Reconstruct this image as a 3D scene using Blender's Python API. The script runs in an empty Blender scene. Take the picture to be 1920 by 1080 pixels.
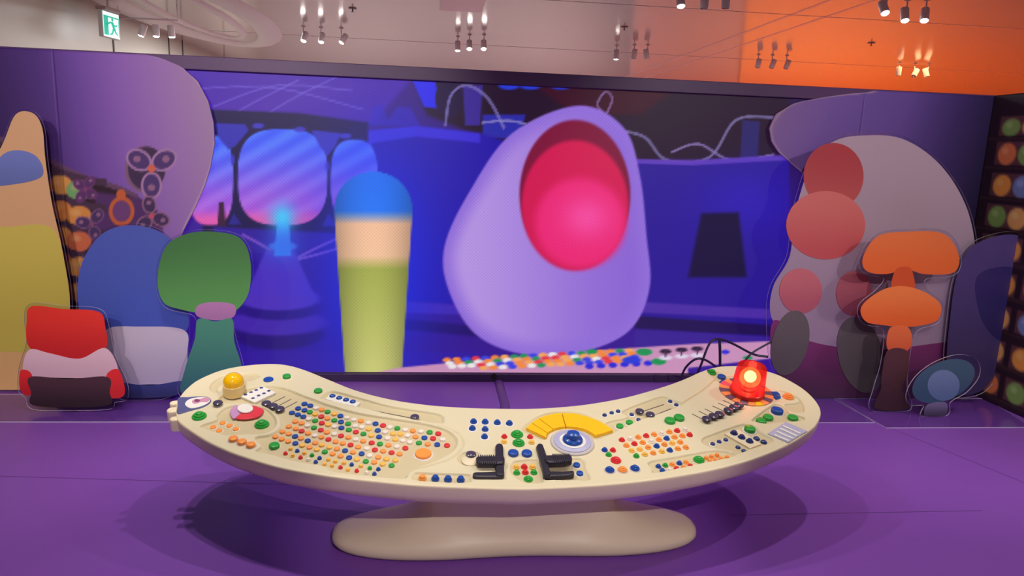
import bpy, bmesh, math, random
import numpy as np
from mathutils import Matrix, Vector
random.seed(4)
S = bpy.context.scene
COL = S.collection

# ---------------------------------------------------------------- camera
F = 1350.0; PIT = math.radians(10.75); ROL = math.radians(-2.13); YAW = math.radians(6.4)
fw = np.array([math.sin(YAW)*math.cos(PIT), math.cos(YAW)*math.cos(PIT), -math.sin(PIT)])
rt = np.array([math.cos(YAW), -math.sin(YAW), 0.0]); up = np.cross(rt, fw)
CR = math.cos(ROL)*rt - math.sin(ROL)*up
CU = math.sin(ROL)*rt + math.cos(ROL)*up
EYE = np.array([0.0, 0.0, 1.65])
cam = bpy.data.cameras.new('camera'); camo = bpy.data.objects.new('camera', cam); COL.objects.link(camo)
cam.sensor_width = 36.0; cam.lens = 36.0*F/1920.0; cam.clip_start = 0.05; cam.clip_end = 200
camo.matrix_world = Matrix(((CR[0], CU[0], -fw[0], EYE[0]), (CR[1], CU[1], -fw[1], EYE[1]), (CR[2], CU[2], -fw[2], EYE[2]), (0, 0, 0, 1)))
S.camera = camo

# ---------------------------------------------------------------- world, exposure
S.view_settings.view_transform = 'Standard'
S.view_settings.look = 'None'
S.view_settings.exposure = 0.0
S.view_settings.gamma = 1.0
S.view_settings.use_curve_mapping = False
W = bpy.data.worlds.new('hall_ambient'); S.world = W; W.use_nodes = True
W.node_tree.nodes['Background'].inputs[0].default_value = (1.0, 0.88, 0.86, 1)
W.node_tree.nodes['Background'].inputs[1].default_value = 0.30
SPOT_W = 92.0          # watts of each overhead track spot
FRONT_W = 400.0         # watts of each front-of-house spot behind the camera
HALL_W = 260.0          # watts of each added hall fill light behind the set

# ---------------------------------------------------------------- helpers
def ray(x, y): return fw + CR*((x-960)/F) + CU*((540-y)/F)
def onplane(x, y, p, n):
    r = ray(x, y); return EYE + r*(((np.array(p)-EYE) @ n)/(r @ n))
def ground(x, y, z=0.0): return onplane(x, y, (0, 0, z), np.array([0, 0, 1.0]))
def wallp(x, y, Y): return onplane(x, y, (0, Y, 0), np.array([0, 1.0, 0]))
def proj(P):
    v = np.asarray(P, float)-EYE; d = v @ fw
    return 960+F*(v @ CR)/d, 540-F*(v @ CU)/d
def lin(c):
    c = np.asarray(c, float)/255.0
    return np.where(c <= 0.04045, c/12.92, ((c+0.055)/1.055)**2.4)

MATS = {}
def mat(name, c, rough=0.5, spec=0.5, emit=0.0, metal=0.0, noise=0.0, nscale=8.0, coat=0.0):
    if name in MATS: return MATS[name]
    m = bpy.data.materials.new(name); m.use_nodes = True; nt = m.node_tree
    b = nt.nodes['Principled BSDF']; l = tuple(lin(c))+(1,)
    b.inputs['Base Color'].default_value = l
    b.inputs['Roughness'].default_value = rough
    b.inputs['Specular IOR Level'].default_value = spec
    b.inputs['Metallic'].default_value = metal
    b.inputs['Coat Weight'].default_value = coat
    if emit:
        b.inputs['Emission Color'].default_value = l; b.inputs['Emission Strength'].default_value = emit
    if noise:
        tc = nt.nodes.new('ShaderNodeTexCoord'); n = nt.nodes.new('ShaderNodeTexNoise'); n.inputs['Scale'].default_value = nscale; n.inputs['Detail'].default_value = 4
        mx = nt.nodes.new('ShaderNodeMix'); mx.data_type = 'RGBA'
        d = tuple(np.clip(lin(c)*(1-noise), 0, 1))+(1,); u = tuple(np.clip(lin(c)*(1+noise), 0, 1))+(1,)
        mx.inputs[6].default_value = d; mx.inputs[7].default_value = u
        nt.links.new(tc.outputs['Object'], n.inputs['Vector']); nt.links.new(n.outputs['Fac'], mx.inputs[0]); nt.links.new(mx.outputs[2], b.inputs['Base Color'])
    MATS[name] = m; return m

def attr_mat(name, rough=0.45, emit=None, spec=0.3):
    """printed picture: colours come from the mesh's own colour attribute"""
    m = bpy.data.materials.new(name); m.use_nodes = True; nt = m.node_tree; b = nt.nodes['Principled BSDF']
    a = nt.nodes.new('ShaderNodeVertexColor'); a.layer_name = 'print'
    b.inputs['Roughness'].default_value = rough; b.inputs['Specular IOR Level'].default_value = spec
    if emit is None:
        nt.links.new(a.outputs['Color'], b.inputs['Base Color'])
    else:
        # light emitting diode wall: each picture element glows, with darker gaps between the diodes
        b.inputs['Base Color'].default_value = (0.01, 0.01, 0.012, 1)
        tc = nt.nodes.new('ShaderNodeTexCoord'); sp = nt.nodes.new('ShaderNodeSeparateXYZ'); nt.links.new(tc.outputs['Object'], sp.inputs[0])
        outs = []
        for ax in ('X', 'Z'):
            k = nt.nodes.new('ShaderNodeMath'); k.operation = 'MULTIPLY'; k.inputs[1].default_value = 2*math.pi/0.0235
            s = nt.nodes.new('ShaderNodeMath'); s.operation = 'SINE'
            nt.links.new(sp.outputs[ax], k.inputs[0]); nt.links.new(k.outputs[0], s.inputs[0]); outs.append(s)
        mu = nt.nodes.new('ShaderNodeMath'); mu.operation = 'MULTIPLY'; nt.links.new(outs[0].outputs[0], mu.inputs[0]); nt.links.new(outs[1].outputs[0], mu.inputs[1])
        ma = nt.nodes.new('ShaderNodeMath'); ma.operation = 'MULTIPLY_ADD'; ma.inputs[1].default_value = 0.10*emit; ma.inputs[2].default_value = emit
        nt.links.new(mu.outputs[0], ma.inputs[0])
        nt.links.new(a.outputs['Color'], b.inputs['Emission Color']); nt.links.new(ma.outputs[0], b.inputs['Emission Strength'])
    return m

def mesh(name, v, f, smooth=False):
    me = bpy.data.meshes.new(name); me.from_pydata([tuple(map(float, p)) for p in v], [], [tuple(q) for q in f]); me.update()
    if smooth: me.shade_smooth()
    return me
def obj(name, me, m=None, parent=None, loc=None, rot=None, scale=None):
    o = bpy.data.objects.new(name, me); COL.objects.link(o)
    if m is not None and me is not None and not me.materials: me.materials.append(m)
    if parent is not None: o.parent = parent
    if loc is not None: o.location = tuple(map(float, loc))
    if rot is not None: o.rotation_euler = rot
    if scale is not None: o.scale = scale if hasattr(scale, '__len__') else (scale,)*3
    return o
def thing(name, label, cat, loc=(0, 0, 0), group=None):
    o = bpy.data.objects.new(name, None); COL.objects.link(o); o.location = tuple(map(float, loc)); o.empty_display_size = 0.05
    return tag(o, label, cat, group)
def tag(o, label, cat, group=None):
    o['label'] = label; o['category'] = cat
    if group: o['group'] = group
    return o
def struct(name, me, m):
    o = obj(name, me, m); o['kind'] = 'structure'; return o
def boxm(name, a, b, bev=0.0):
    (x0, y0, z0), (x1, y1, z1) = a, b
    bm = bmesh.new()
    vs = [bm.verts.new(p) for p in ((x0, y0, z0), (x1, y0, z0), (x1, y1, z0), (x0, y1, z0), (x0, y0, z1), (x1, y0, z1), (x1, y1, z1), (x0, y1, z1))]
    for q in ((3, 2, 1, 0), (4, 5, 6, 7), (0, 1, 5, 4), (1, 2, 6, 5), (2, 3, 7, 6), (3, 0, 4, 7)): bm.faces.new([vs[i] for i in q])
    if bev: bmesh.ops.bevel(bm, geom=bm.edges[:], offset=bev, segments=2, affect='EDGES', profile=0.5)
    me = bpy.data.meshes.new(name); bm.to_mesh(me); bm.free(); return me
def lathe(name, prof, seg=16, smooth=True):
    v = []; f = []; rings = []
    for (r, z) in prof:
        if r < 1e-6: rings.append([len(v)]); v.append((0, 0, z))
        else:
            rings.append(list(range(len(v), len(v)+seg)))
            v += [(r*math.cos(2*math.pi*i/seg), r*math.sin(2*math.pi*i/seg), z) for i in range(seg)]
    for a, b in zip(rings, rings[1:]):
        for i in range(seg):
            j = (i+1) % seg
            if len(a) == 1 and len(b) == 1: continue
            if len(a) == 1: f.append((a[0], b[j], b[i])[::-1])
            elif len(b) == 1: f.append((a[i], a[j], b[0]))
            else: f.append((a[i], a[j], b[j], b[i]))
    me = mesh(name, v, f, False)
    if smooth:
        me.shade_smooth(); me.set_sharp_from_angle(angle=math.radians(42))
    return me
def catmull(pts, n=8, closed=True):
    P = np.asarray(pts, float); N = len(P); out = []
    rng = range(N) if closed else range(N-1)
    for i in rng:
        if closed: p0, p1, p2, p3 = P[i-1], P[i], P[(i+1) % N], P[(i+2) % N]
        else: p0, p1, p2, p3 = P[max(i-1, 0)], P[i], P[i+1], P[min(i+2, N-1)]
        for k in range(n):
            t = k/n
            out.append(0.5*((2*p1)+(-p0+p2)*t+(2*p0-5*p1+4*p2-p3)*t*t+(-p0+3*p1-3*p2+p3)*t**3))
    if not closed: out.append(P[-1])
    return np.array(out)
def resample(P, n, closed=False):
    P = np.asarray(P, float)
    if closed: P = np.vstack([P, P[:1]])
    d = np.r_[0, np.cumsum(np.linalg.norm(np.diff(P, axis=0), axis=1))]
    t = np.linspace(0, d[-1], n+1)[:-1] if closed else np.linspace(0, d[-1], n)
    return np.stack([np.interp(t, d, P[:, k]) for k in range(P.shape[1])], 1)
def area2(P): return 0.5*np.sum(P[:, 0]*np.roll(P[:, 1], -1)-np.roll(P[:, 0], -1)*P[:, 1])
def offset2(P, d):
    """move a closed 2D outline outward by d"""
    P = np.asarray(P, float)
    s = 1.0 if area2(P) > 0 else -1.0
    t = np.roll(P, -1, 0)-np.roll(P, 1, 0); t /= np.maximum(np.linalg.norm(t, axis=1, keepdims=True), 1e-9)
    return P+np.stack([t[:, 1], -t[:, 0]], 1)*s*d
def tube(name, pts, r, seg=8, smooth_n=6):
    P = catmull(pts, smooth_n, False) if smooth_n else np.asarray(pts, float)
    v = []; f = []
    for i, p in enumerate(P):
        t = P[min(i+1, len(P)-1)]-P[max(i-1, 0)]; t = t/np.linalg.norm(t)
        a = np.cross(t, [0.13, 0.2, 0.97]); a /= np.linalg.norm(a); b = np.cross(t, a)
        for k in range(seg):
            w = 2*math.pi*k/seg; v.append(p+(a*math.cos(w)+b*math.sin(w))*r)
    for i in range(len(P)-1):
        for k in range(seg):
            j = (k+1) % seg; f.append((i*seg+k, i*seg+j, (i+1)*seg+j, (i+1)*seg+k))
    f.append(tuple(range(seg))[::-1]); f.append(tuple((len(P)-1)*seg+k for k in range(seg)))
    return mesh(name, v, f, True)
def inpoly(X, Y, poly):
    c = np.zeros(X.shape, bool); P = np.asarray(poly); Q = np.roll(P, -1, 0)
    for (x0, y0), (x1, y1) in zip(P, Q):
        if y0 == y1: continue
        k = ((y0 > Y) != (y1 > Y)) & (X < (x1-x0)*(Y-y0)/(y1-y0)+x0); c ^= k
    return c
def dpoly(X, Y, poly, closed=True):
    d = np.full(X.shape, 1e9); P = np.asarray(poly, float); Q = np.roll(P, -1, 0)
    pairs = list(zip(P, Q)) if closed else list(zip(P[:-1], P[1:]))
    for a, b in pairs:
        e = b-a; L = max(e @ e, 1e-12); t = np.clip(((X-a[0])*e[0]+(Y-a[1])*e[1])/L, 0, 1)
        d = np.minimum(d, np.hypot(X-a[0]-t*e[0], Y-a[1]-t*e[1]))
    return d
def sst(x): x = np.clip(x, 0, 1); return x*x*(3-2*x)

class Paint:
    """a picture painted on mesh vertices; X, Y are picture coordinates"""
    def __init__(s, X, Y): s.X, s.Y = X, Y; s.C = np.zeros(X.shape+(3,))
    def put(s, m, c): m = np.clip(m, 0, 1)[..., None]; s.C = s.C*(1-m)+np.asarray(c, float)*m
    def bg(s, c): s.C[:] = np.asarray(c, float)
    def ell(s, x, y, rx, ry, c, soft=3.0, a=1.0, p=2.0, rot=0.0):
        dx, dy = s.X-x, s.Y-y
        if rot: k, q = math.cos(rot), math.sin(rot); dx, dy = dx*k+dy*q, -dx*q+dy*k
        r = (np.abs(dx/rx)**p+np.abs(dy/ry)**p)**(1/p); s.put(a*sst((1-r)*min(rx, ry)/soft+0.5), c)
    def poly(s, pts, c, soft=2.5, a=1.0):
        P = np.asarray(pts, float); m = soft+2
        b = (s.X > P[:, 0].min()-m) & (s.X < P[:, 0].max()+m) & (s.Y > P[:, 1].min()-m) & (s.Y < P[:, 1].max()+m)
        M = np.zeros(s.X.shape)
        if b.any():
            x, y = s.X[b], s.Y[b]; d = dpoly(x, y, P); sg = np.where(inpoly(x, y, P), d, -d); M[b] = a*sst(sg/soft+0.5)
        s.put(M, c)
    def line(s, pts, w, c, a=1.0, smooth=True):
        P = catmull(pts, 6, False) if smooth else np.asarray(pts, float); m = w+4
        b = (s.X > P[:, 0].min()-m) & (s.X < P[:, 0].max()+m) & (s.Y > P[:, 1].min()-m) & (s.Y < P[:, 1].max()+m)
        M = np.zeros(s.X.shape)
        if b.any(): M[b] = a*sst((w/2-dpoly(s.X[b], s.Y[b], P, False))/2.0+0.5)
        s.put(M, c)
    def glow(s, x, y, rx, ry, c, a=1.0): s.put(a*np.exp(-((s.X-x)/rx)**2-((s.Y-y)/ry)**2), c)
def set_print(me, C):
    a = me.color_attributes.new('print', 'FLOAT_COLOR', 'POINT')
    L = np.ones((C.shape[0]*C.shape[1], 4), np.float32); L[:, :3] = lin(np.clip(C, 0, 255)).reshape(-1, 3)
    a.data.foreach_set('color', L.ravel())
def grid_mesh(name, P):
    """P: rows x cols x 3"""
    n, m = P.shape[:2]; i = np.arange(n*m).reshape(n, m)
    f = np.stack([i[:-1, :-1], i[:-1, 1:], i[1:, 1:], i[1:, :-1]], -1).reshape(-1, 4)
    me = bpy.data.meshes.new(name); me.vertices.add(n*m); me.vertices.foreach_set('co', P.reshape(-1).astype(np.float32))
    me.loops.add(f.size); me.loops.foreach_set('vertex_index', f.reshape(-1).astype(np.int32))
    me.polygons.add(len(f)); me.polygons.foreach_set('loop_start', np.arange(0, f.size, 4, dtype=np.int32)); me.polygons.foreach_set('loop_total', np.full(len(f), 4, np.int32))
    me.update(calc_edges=True); me.validate(); return me
def extrude_xy(name, P, z0, z1, bev=0.0, seg=2):
    """prism over a 2D outline, rounded on its top rim"""
    P = np.asarray(P, float)
    if area2(P) < 0: P = P[::-1]
    n = len(P); levels = [(0, z0)]
    if bev:
        levels.append((0, z1-bev))
        for k in range(1, seg+1):
            w = math.pi/2*k/seg; levels.append((-(1-math.cos(w))*bev, z1-bev+math.sin(w)*bev))
    else: levels.append((0, z1))
    v = []; f = []
    for d, z in levels:
        Q = offset2(P, d) if d else P; v += [(x, y, z) for x, y in Q]
    for k in range(len(levels)-1):
        for i in range(n):
            j = (i+1) % n; f.append((k*n+i, k*n+j, (k+1)*n+j, (k+1)*n+i))
    f.append(tuple(range(n))[::-1]); f.append(tuple((len(levels)-1)*n+i for i in range(n)))
    return mesh(name, v, f)

# ---------------------------------------------------------------- materials
M_cream = mat('cream_lacquer', (236, 222, 188), 0.38, 0.4)
M_recess = mat('tan_recess', (232, 214, 178), 0.45)
M_white = mat('white_plastic', (240, 238, 230), 0.35)
BUT = {'b': mat('blue_plastic', (28, 78, 168), 0.28), 'o': mat('orange_plastic', (252, 158, 74), 0.3), 'y': mat('amber_plastic', (252, 194, 84), 0.3),
       'w': mat('ivory_plastic', (238, 228, 214), 0.3), 'g': mat('green_plastic', (44, 164, 62), 0.28), 'r': mat('red_plastic', (222, 50, 54), 0.28),
       'n': mat('navy_plastic', (36, 58, 124), 0.28), 'd': mat('slate_plastic', (74, 68, 92), 0.22), 'k': mat('pink_slate_plastic', (74, 68, 92), 0.22)}
M_collar = mat('ivory_collar', (236, 222, 196), 0.4)
M_wcollar = mat('white_collar', (240, 236, 232), 0.35)
M_gcollar = mat('grey_collar', (206, 196, 196), 0.35)
M_black = mat('black_rubber', (40, 37, 52), 0.42)
M_slot = mat('slot_brown', (96, 84, 80), 0.6)
M_yel = mat('yellow_panel', (250, 196, 20), 0.4)
M_lilac = mat('lilac_panel', (182, 182, 214), 0.4)
M_grey = mat('grey_panel', (196, 190, 188), 0.4)
M_bezel = mat('bezel_plum', (96, 64, 114), 0.45)
M_metalgrey = mat('lamp_housing', (206, 188, 192), 0.5)

def acrylic():
    m = bpy.data.materials.new('clear_acrylic'); m.use_nodes = True; nt = m.node_tree
    for n in list(nt.nodes): nt.nodes.remove(n)
    out = nt.nodes.new('ShaderNodeOutputMaterial'); t = nt.nodes.new('ShaderNodeBsdfTransparent'); t.inputs[0].default_value = (0.93, 0.92, 0.96, 1)
    g = nt.nodes.new('ShaderNodeBsdfGlossy'); g.inputs['Roughness'].default_value = 0.06
    fr = nt.nodes.new('ShaderNodeLayerWeight'); pw = nt.nodes.new('ShaderNodeMath'); pw.operation = 'POWER'; pw.inputs[1].default_value = 4.0
    ml = nt.nodes.new('ShaderNodeMath'); ml.operation = 'MULTIPLY_ADD'; ml.inputs[1].default_value = 0.45; ml.inputs[2].default_value = 0.03
    nt.links.new(fr.outputs['Facing'], pw.inputs[0]); nt.links.new(pw.outputs[0], ml.inputs[0])
    mx = nt.nodes.new('ShaderNodeMixShader'); nt.links.new(ml.outputs[0], mx.inputs[0]); nt.links.new(t.outputs[0], mx.inputs[1]); nt.links.new(g.outputs[0], mx.inputs[2])
    nt.links.new(mx.outputs[0], out.inputs[0]); return m
def acrylic_edge():
    m = bpy.data.materials.new('lit_acrylic_edge'); m.use_nodes = True; nt = m.node_tree
    for n in list(nt.nodes): nt.nodes.remove(n)
    out = nt.nodes.new('ShaderNodeOutputMaterial'); t = nt.nodes.new('ShaderNodeBsdfTransparent'); t.inputs[0].default_value = (0.85, 0.83, 0.92, 1)
    g = nt.nodes.new('ShaderNodeBsdfDiffuse'); g.inputs[0].default_value = (0.75, 0.72, 0.85, 1)  # whitish diffuse colour stands in for light caught by the edges
    mx = nt.nodes.new('ShaderNodeMixShader'); mx.inputs[0].default_value = 0.6; nt.links.new(t.outputs[0], mx.inputs[1]); nt.links.new(g.outputs[0], mx.inputs[2])
    nt.links.new(mx.outputs[0], out.inputs[0]); return m
M_acr = acrylic(); M_acre = acrylic_edge()

# ---------------------------------------------------------------- the room
CZ = 3.42          # ceiling height
WY = 5.02          # plane of the screen wall
def floor_mat():
    m = mat('purple_floor', (118, 68, 156), 0.42, 0.3); nt = m.node_tree; b = nt.nodes['Principled BSDF']
    tc = nt.nodes.new('ShaderNodeTexCoord'); n = nt.nodes.new('ShaderNodeTexNoise'); n.inputs['Scale'].default_value = 1.3; n.inputs['Detail'].default_value = 7
    mx = nt.nodes.new('ShaderNodeMix'); mx.data_type = 'RGBA'
    mx.inputs[6].default_value = tuple(lin((122, 71, 170)))+(1,); mx.inputs[7].default_value = tuple(lin((136, 83, 184)))+(1,)
    nt.links.new(tc.outputs['Object'], n.inputs['Vector']); nt.links.new(n.outputs['Fac'], mx.inputs[0]); nt.links.new(mx.outputs[2], b.inputs['Base Color'])
    return m
struct('floor', boxm('floor', (-9, -4.5, -0.1), (20, 21, 0.0)), floor_mat())
fl = bpy.data.objects['floor']
struct('floor_hall', boxm('floor_hall', (-4.6, 5.25, 0.0005), (20, 20.9, 0.006)), mat('hall_stone_floor', (132, 112, 128), 0.35, 0.4))
# sheet joints of the vinyl, a hair proud of the floor
M_joint = mat('floor_joint', (98, 56, 132), 0.6)
for (a, b) in (((1545, 752), (1920, 905)), ((1480, 964), (1700, 960)), ((0, 893), (420, 905))):
    A, B = ground(*a)[:2], ground(*b)[:2]; d = (B-A)/np.linalg.norm(B-A); nn = np.array([-d[1], d[0]])*0.0022
    A = A-d*0.3; B = B+d*0.4
    obj('floor_joint', mesh('floor_joint', [(*(A-nn), 0.0008), (*(B-nn), 0.0008), (*(B+nn), 0.0008), (*(A+nn), 0.0008)], [(0, 1, 2, 3)]), M_joint, fl)

M_ceil = mat('glossy_ceiling_film', (190, 176, 172), 0.13, 0.6)
ceil = struct('ceiling', boxm('ceiling', (-9, -4.5, CZ), (20, 21, CZ+0.1)), M_ceil)
M_seam = mat('ceiling_seam', (196, 182, 186), 0.3)
for y in (8.9, 12.9):
    obj('ceiling_joint', boxm('ceiling_joint', (-4.4, y, CZ-0.003), (20, y+0.02, CZ)), M_seam, ceil)
for x in (4.3, 4.75):
    obj('ceiling_joint', boxm('ceiling_joint', (x, 6.0, CZ-0.003), (x+0.05, 20.9, CZ)), M_seam, ceil)

M_hall = mat('beige_wall_panel', (176, 168, 154), 0.35, 0.4)
wl = struct('wall_left', boxm('wall_left', (-9.0, -4.5, 0), (-4.62, 21, CZ)), M_hall)
for y in (3.0, 6.2, 8.0, 11.35, 13.6, 14.3, 17.0):
    obj('panel_joint', boxm('panel_joint', (-4.63, y, 0), (-4.612, y+0.04, CZ)), mat('joint_dark', (52, 50, 50), 0.6), wl)
wf = struct('wall_far', boxm('wall_far', (-4.62, 20.8, 0), (20, 21, CZ)), mat('far_wall', (186, 170, 168), 0.6))
orange = obj('orange_partition', boxm('orange_partition', (8.2, 19.5, 0), (19.9, 19.8, 3.38), 0.02), mat('orange_paint', (236, 148, 64), 0.6)); orange['kind'] = 'structure'; orange.name = 'wall_orange'
pinkw = obj('wall_rose_tint', boxm('wall_rose_tint', (5.2, 19.6, 0), (8.2, 19.8, 3.38), 0.02), mat('rose_paint', (186, 140, 136), 0.6)); pinkw['kind'] = 'structure'  # unseen wall, added so the orange reflected in the ceiling fades through pink
# added fill lights without fixtures, brightening hall walls and ceiling beyond the set
def hall_fill(x, y, w, c, sx=2.0, sy=2.0, down=True, z=None):
    l = bpy.data.lights.new('hall_fill_light', 'AREA'); l.shape = 'RECTANGLE'; l.size = sx; l.size_y = sy; l.energy = w; l.color = c
    o = bpy.data.objects.new('hall_fill_light', l); COL.objects.link(o); o.location = (x, y, (CZ-0.05) if z is None else z); return o
hall_fill(-2, 17.5, HALL_W, (1, 0.93, 0.9)); hall_fill(3, 17.5, HALL_W, (1, 0.92, 0.93)); hall_fill(10, 16.5, HALL_W*1.35, (1, 0.74, 0.44), 6, 2); hall_fill(-2.8, 12.8, HALL_W*0.45, (0.96, 1, 1), 1.5, 1.5)
hall_fill(-1, 9.5, HALL_W*0.5, (1, 0.95, 0.92)); hall_fill(5, 9.5, HALL_W*0.5, (1, 0.9, 0.88)); hall_fill(9.5, 11, HALL_W*0.7, (1, 0.55, 0.22), 3, 3)
mt = obj('orange_bounce_mat', boxm('mat', (6.5, 7.5, 0.0065), (19.5, 19.4, 0.014)), mat('orange_mat', (226, 110, 40), 0.7)); mt['kind'] = 'structure'; mt.name = 'floor_orange_bounce'  # unseen mat, added so light bounced to the ceiling stays orange

# rounded cove moulding in the ceiling, beyond the left wall panels
def cove(cx, cy, rx, ry, w, h, name, m):
    prof = [(-w, 0), (-w*0.75, -h*0.7), (0, -h), (w*0.75, -h*0.7), (w, 0)]; v = []; f = []; N = 72
    for i in range(N):
        a = 2*math.pi*i/N
        for (o, z) in prof: v.append((cx+(rx+o)*math.cos(a), cy+(ry+o)*math.sin(a), CZ+z))
    k = len(prof)
    for i in range(N):
        for j in range(k-1): f.append((i*k+j, i*k+j+1, ((i+1) % N)*k+j+1, ((i+1) % N)*k+j))
    return obj(name, mesh(name, v, f, True), m, ceil)
M_cove = mat('cove_white', (226, 220, 214), 0.5)
cove(-3.5, 11.4, 0.85, 3.0, 0.22, 0.05, 'cove_moulding', M_cove)
cove(-3.5, 11.4, 0.42, 2.2, 0.08, 0.03, 'cove_moulding', M_cove)

# ---------------------------------------------------------------- LED screen wall
scr = thing('led_screen', 'very wide LED video wall glowing blue and violet behind the cream console', 'screen', (0.8, WY, 0))
sx0, sx1, sz0, sz1 = -2.6, 3.7, 0.062, 2.085
def sp(P): return np.asarray(P)-np.array([0.8, WY, 0])
NX, NZ = 560, 190
gx, gz = np.meshgrid(np.linspace(sx0, sx1, NX), np.linspace(sz0, sz1, NZ))
P3 = np.stack([gx, np.full_like(gx, WY), gz], -1)
X, Y = proj(P3.reshape(-1, 3)); X = X.reshape(gx.shape); Y = Y.reshape(gx.shape)
p = Paint(X, Y)
t = sst((X-330)/1100)[..., None]; u = sst((Y-140)/540)[..., None]
p.C = (1-t)*((1-u)*np.array([66, 30, 160])+u*np.array([52, 22, 138]))+t*((1-u)*np.array([40, 16, 70])+u*np.array([58, 26, 150]))
# upper storey: dim vault with light trails
p.poly([(300, 90), (780, 140), (700, 230), (560, 215), (400, 205), (300, 220)], (74, 34, 170), 14)
for a in range(6): p.line([(470+a*45, 145+a*3), (430+a*30, 190), (380+a*12, 230)], 26, (84, 44, 176), 0.25)
for L in (((400, 200), (520, 160), (660, 170)), ((400, 235), (480, 190), (560, 150)), ((430, 260), (540, 190), (640, 140)), ((380, 165), (520, 165), (680, 205))): p.line(L, 3, (120, 100, 220), 0.6)
p.poly([(770, 140), (1480, 170), (1480, 300), (1180, 300), (960, 280), (800, 215)], (38, 18, 44), 12)
p.poly([(1000, 160), (1270, 165), (1200, 215), (1080, 215)], (70, 14, 34), 14, 0.7)
p.poly([(772, 148), (815, 150), (830, 205), (795, 200)], (44, 40, 235), 4)
p.ell(842, 185, 26, 36, (34, 16, 60), 4)
p.poly([(868, 160), (905, 160), (900, 235), (872, 235)], (70, 50, 190), 4, 0.7); p.poly([(905, 215), (985, 215), (975, 260), (905, 258)], (46, 50, 200), 5, 0.8)
for x in (955, 995, 1052): p.ell(x, 160, 20, 8, (40, 60, 220), 4)
p.line([(835, 235), (845, 180), (875, 160), (915, 185), (945, 240)], 5, (130, 120, 190), 0.8); p.line([(905, 230), (950, 226), (985, 232)], 4, (150, 140, 200), 0.8)
p.line([(1130, 210), (1120, 195), (1135, 172), (1148, 185), (1138, 212)], 4, (140, 110, 170), 0.8)
p.line([(1165, 245), (1210, 258), (1250, 300), (1330, 295), (1380, 225), (1450, 220)], 5, (120, 110, 160), 0.9); p.line([(1260, 285), (1310, 270), (1370, 300), (1450, 290)], 4, (140, 120, 180), 0.9)
p.poly([(1392, 225), (1425, 228), (1420, 300), (1388, 298)], (44, 40, 120), 4, 0.8)
# curved violet wall to the right, a bench and a dark seat
p.poly([(1180, 300), (1300, 302), (1480, 292), (1480, 640), (1180, 610)], (44, 24, 150), 8)
p.poly([(1180, 298), (1300, 300), (1480, 290), (1480, 300), (1300, 310), (1180, 306)], (110, 70, 200), 4, 0.8)
p.glow(1400, 380, 90, 60, (50, 30, 190), 0.7)
p.poly([(1315, 400), (1385, 398), (1400, 520), (1290, 520)], (26, 14, 62), 10)
p.poly([(1200, 566), (1480, 582), (1480, 600), (1200, 586)], (78, 46, 168), 6); p.poly([(1190, 592), (1480, 612), (1480, 632), (1190, 616)], (34, 16, 84), 6)
p.poly([(1190, 618), (1480, 634), (1480, 660), (1190, 650)], (60, 34, 150), 6)
# big blue curved backrest in the middle
p.poly([(672, 300), (690, 245), (780, 236), (900, 250), (1000, 280), (1000, 580), (670, 560)], (38, 22, 168), 10)
p.poly([(672, 300), (690, 245), (780, 236), (900, 250), (900, 268), (780, 256), (700, 268)], (60, 46, 215), 6)
p.poly([(690, 235), (700, 200), (716, 196), (728, 226), (745, 200), (770, 202), (788, 236)], (54, 36, 190), 4, 0.7)
# window arcade with a sunset sky
p.poly([(380, 205), (560, 212), (690, 230), (690, 440), (380, 440)], (26, 16, 74), 6)
def sky(x, y, rx, ry):
    q = sst((Y-(y-ry))/(2*ry))
    st = 0.5+0.5*np.sin((X*0.55+Y*0.95)/6.0)
    Cc = (1-q[..., None])*np.array([60, 92, 250])+q[..., None]*np.array([176, 84, 214]); Cc = Cc+(st*(0.7-0.3*q))[..., None]*np.array([28, 44, 20])
    low = sst((Y-(y+ry*0.62))/(ry*0.3))[..., None]; Cc = Cc*(1-low)+low*np.array([226, 92, 178])
    r = (np.abs((X-x)/rx)**2.9+np.abs((Y-y)/ry)**2.9)**(1/2.9); m = sst((1-r)*min(rx, ry)/3+0.5)[..., None]
    p.C = p.C*(1-m)+Cc*m
sky(530, 332, 84, 90); sky(395, 338, 42, 84); sky(664, 338, 44, 76)
p.poly([(404, 231), (460, 233), (466, 245), (440, 275), (428, 280), (410, 258)], (52, 46, 176), 4); p.poly([(584, 244), (640, 250), (628, 275), (614, 292), (600, 275)], (56, 50, 184), 4)
for x, y in ((484, 236), (562, 243), (648, 255)): p.ell(x, y, 11, 5, (60, 54, 190), 3)
for x, y in ((436, 300), (614, 312)): p.ell(x, y, 3.5, 10, (60, 54, 190), 3)
p.poly([(438, 400), (452, 420), (428, 422)], (44, 36, 140), 3); p.poly([(616, 400), (632, 424), (604, 424)], (44, 36, 140), 3)
p.poly([(410, 380), (420, 378), (424, 425), (408, 425)], (60, 26, 60), 3)
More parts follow.
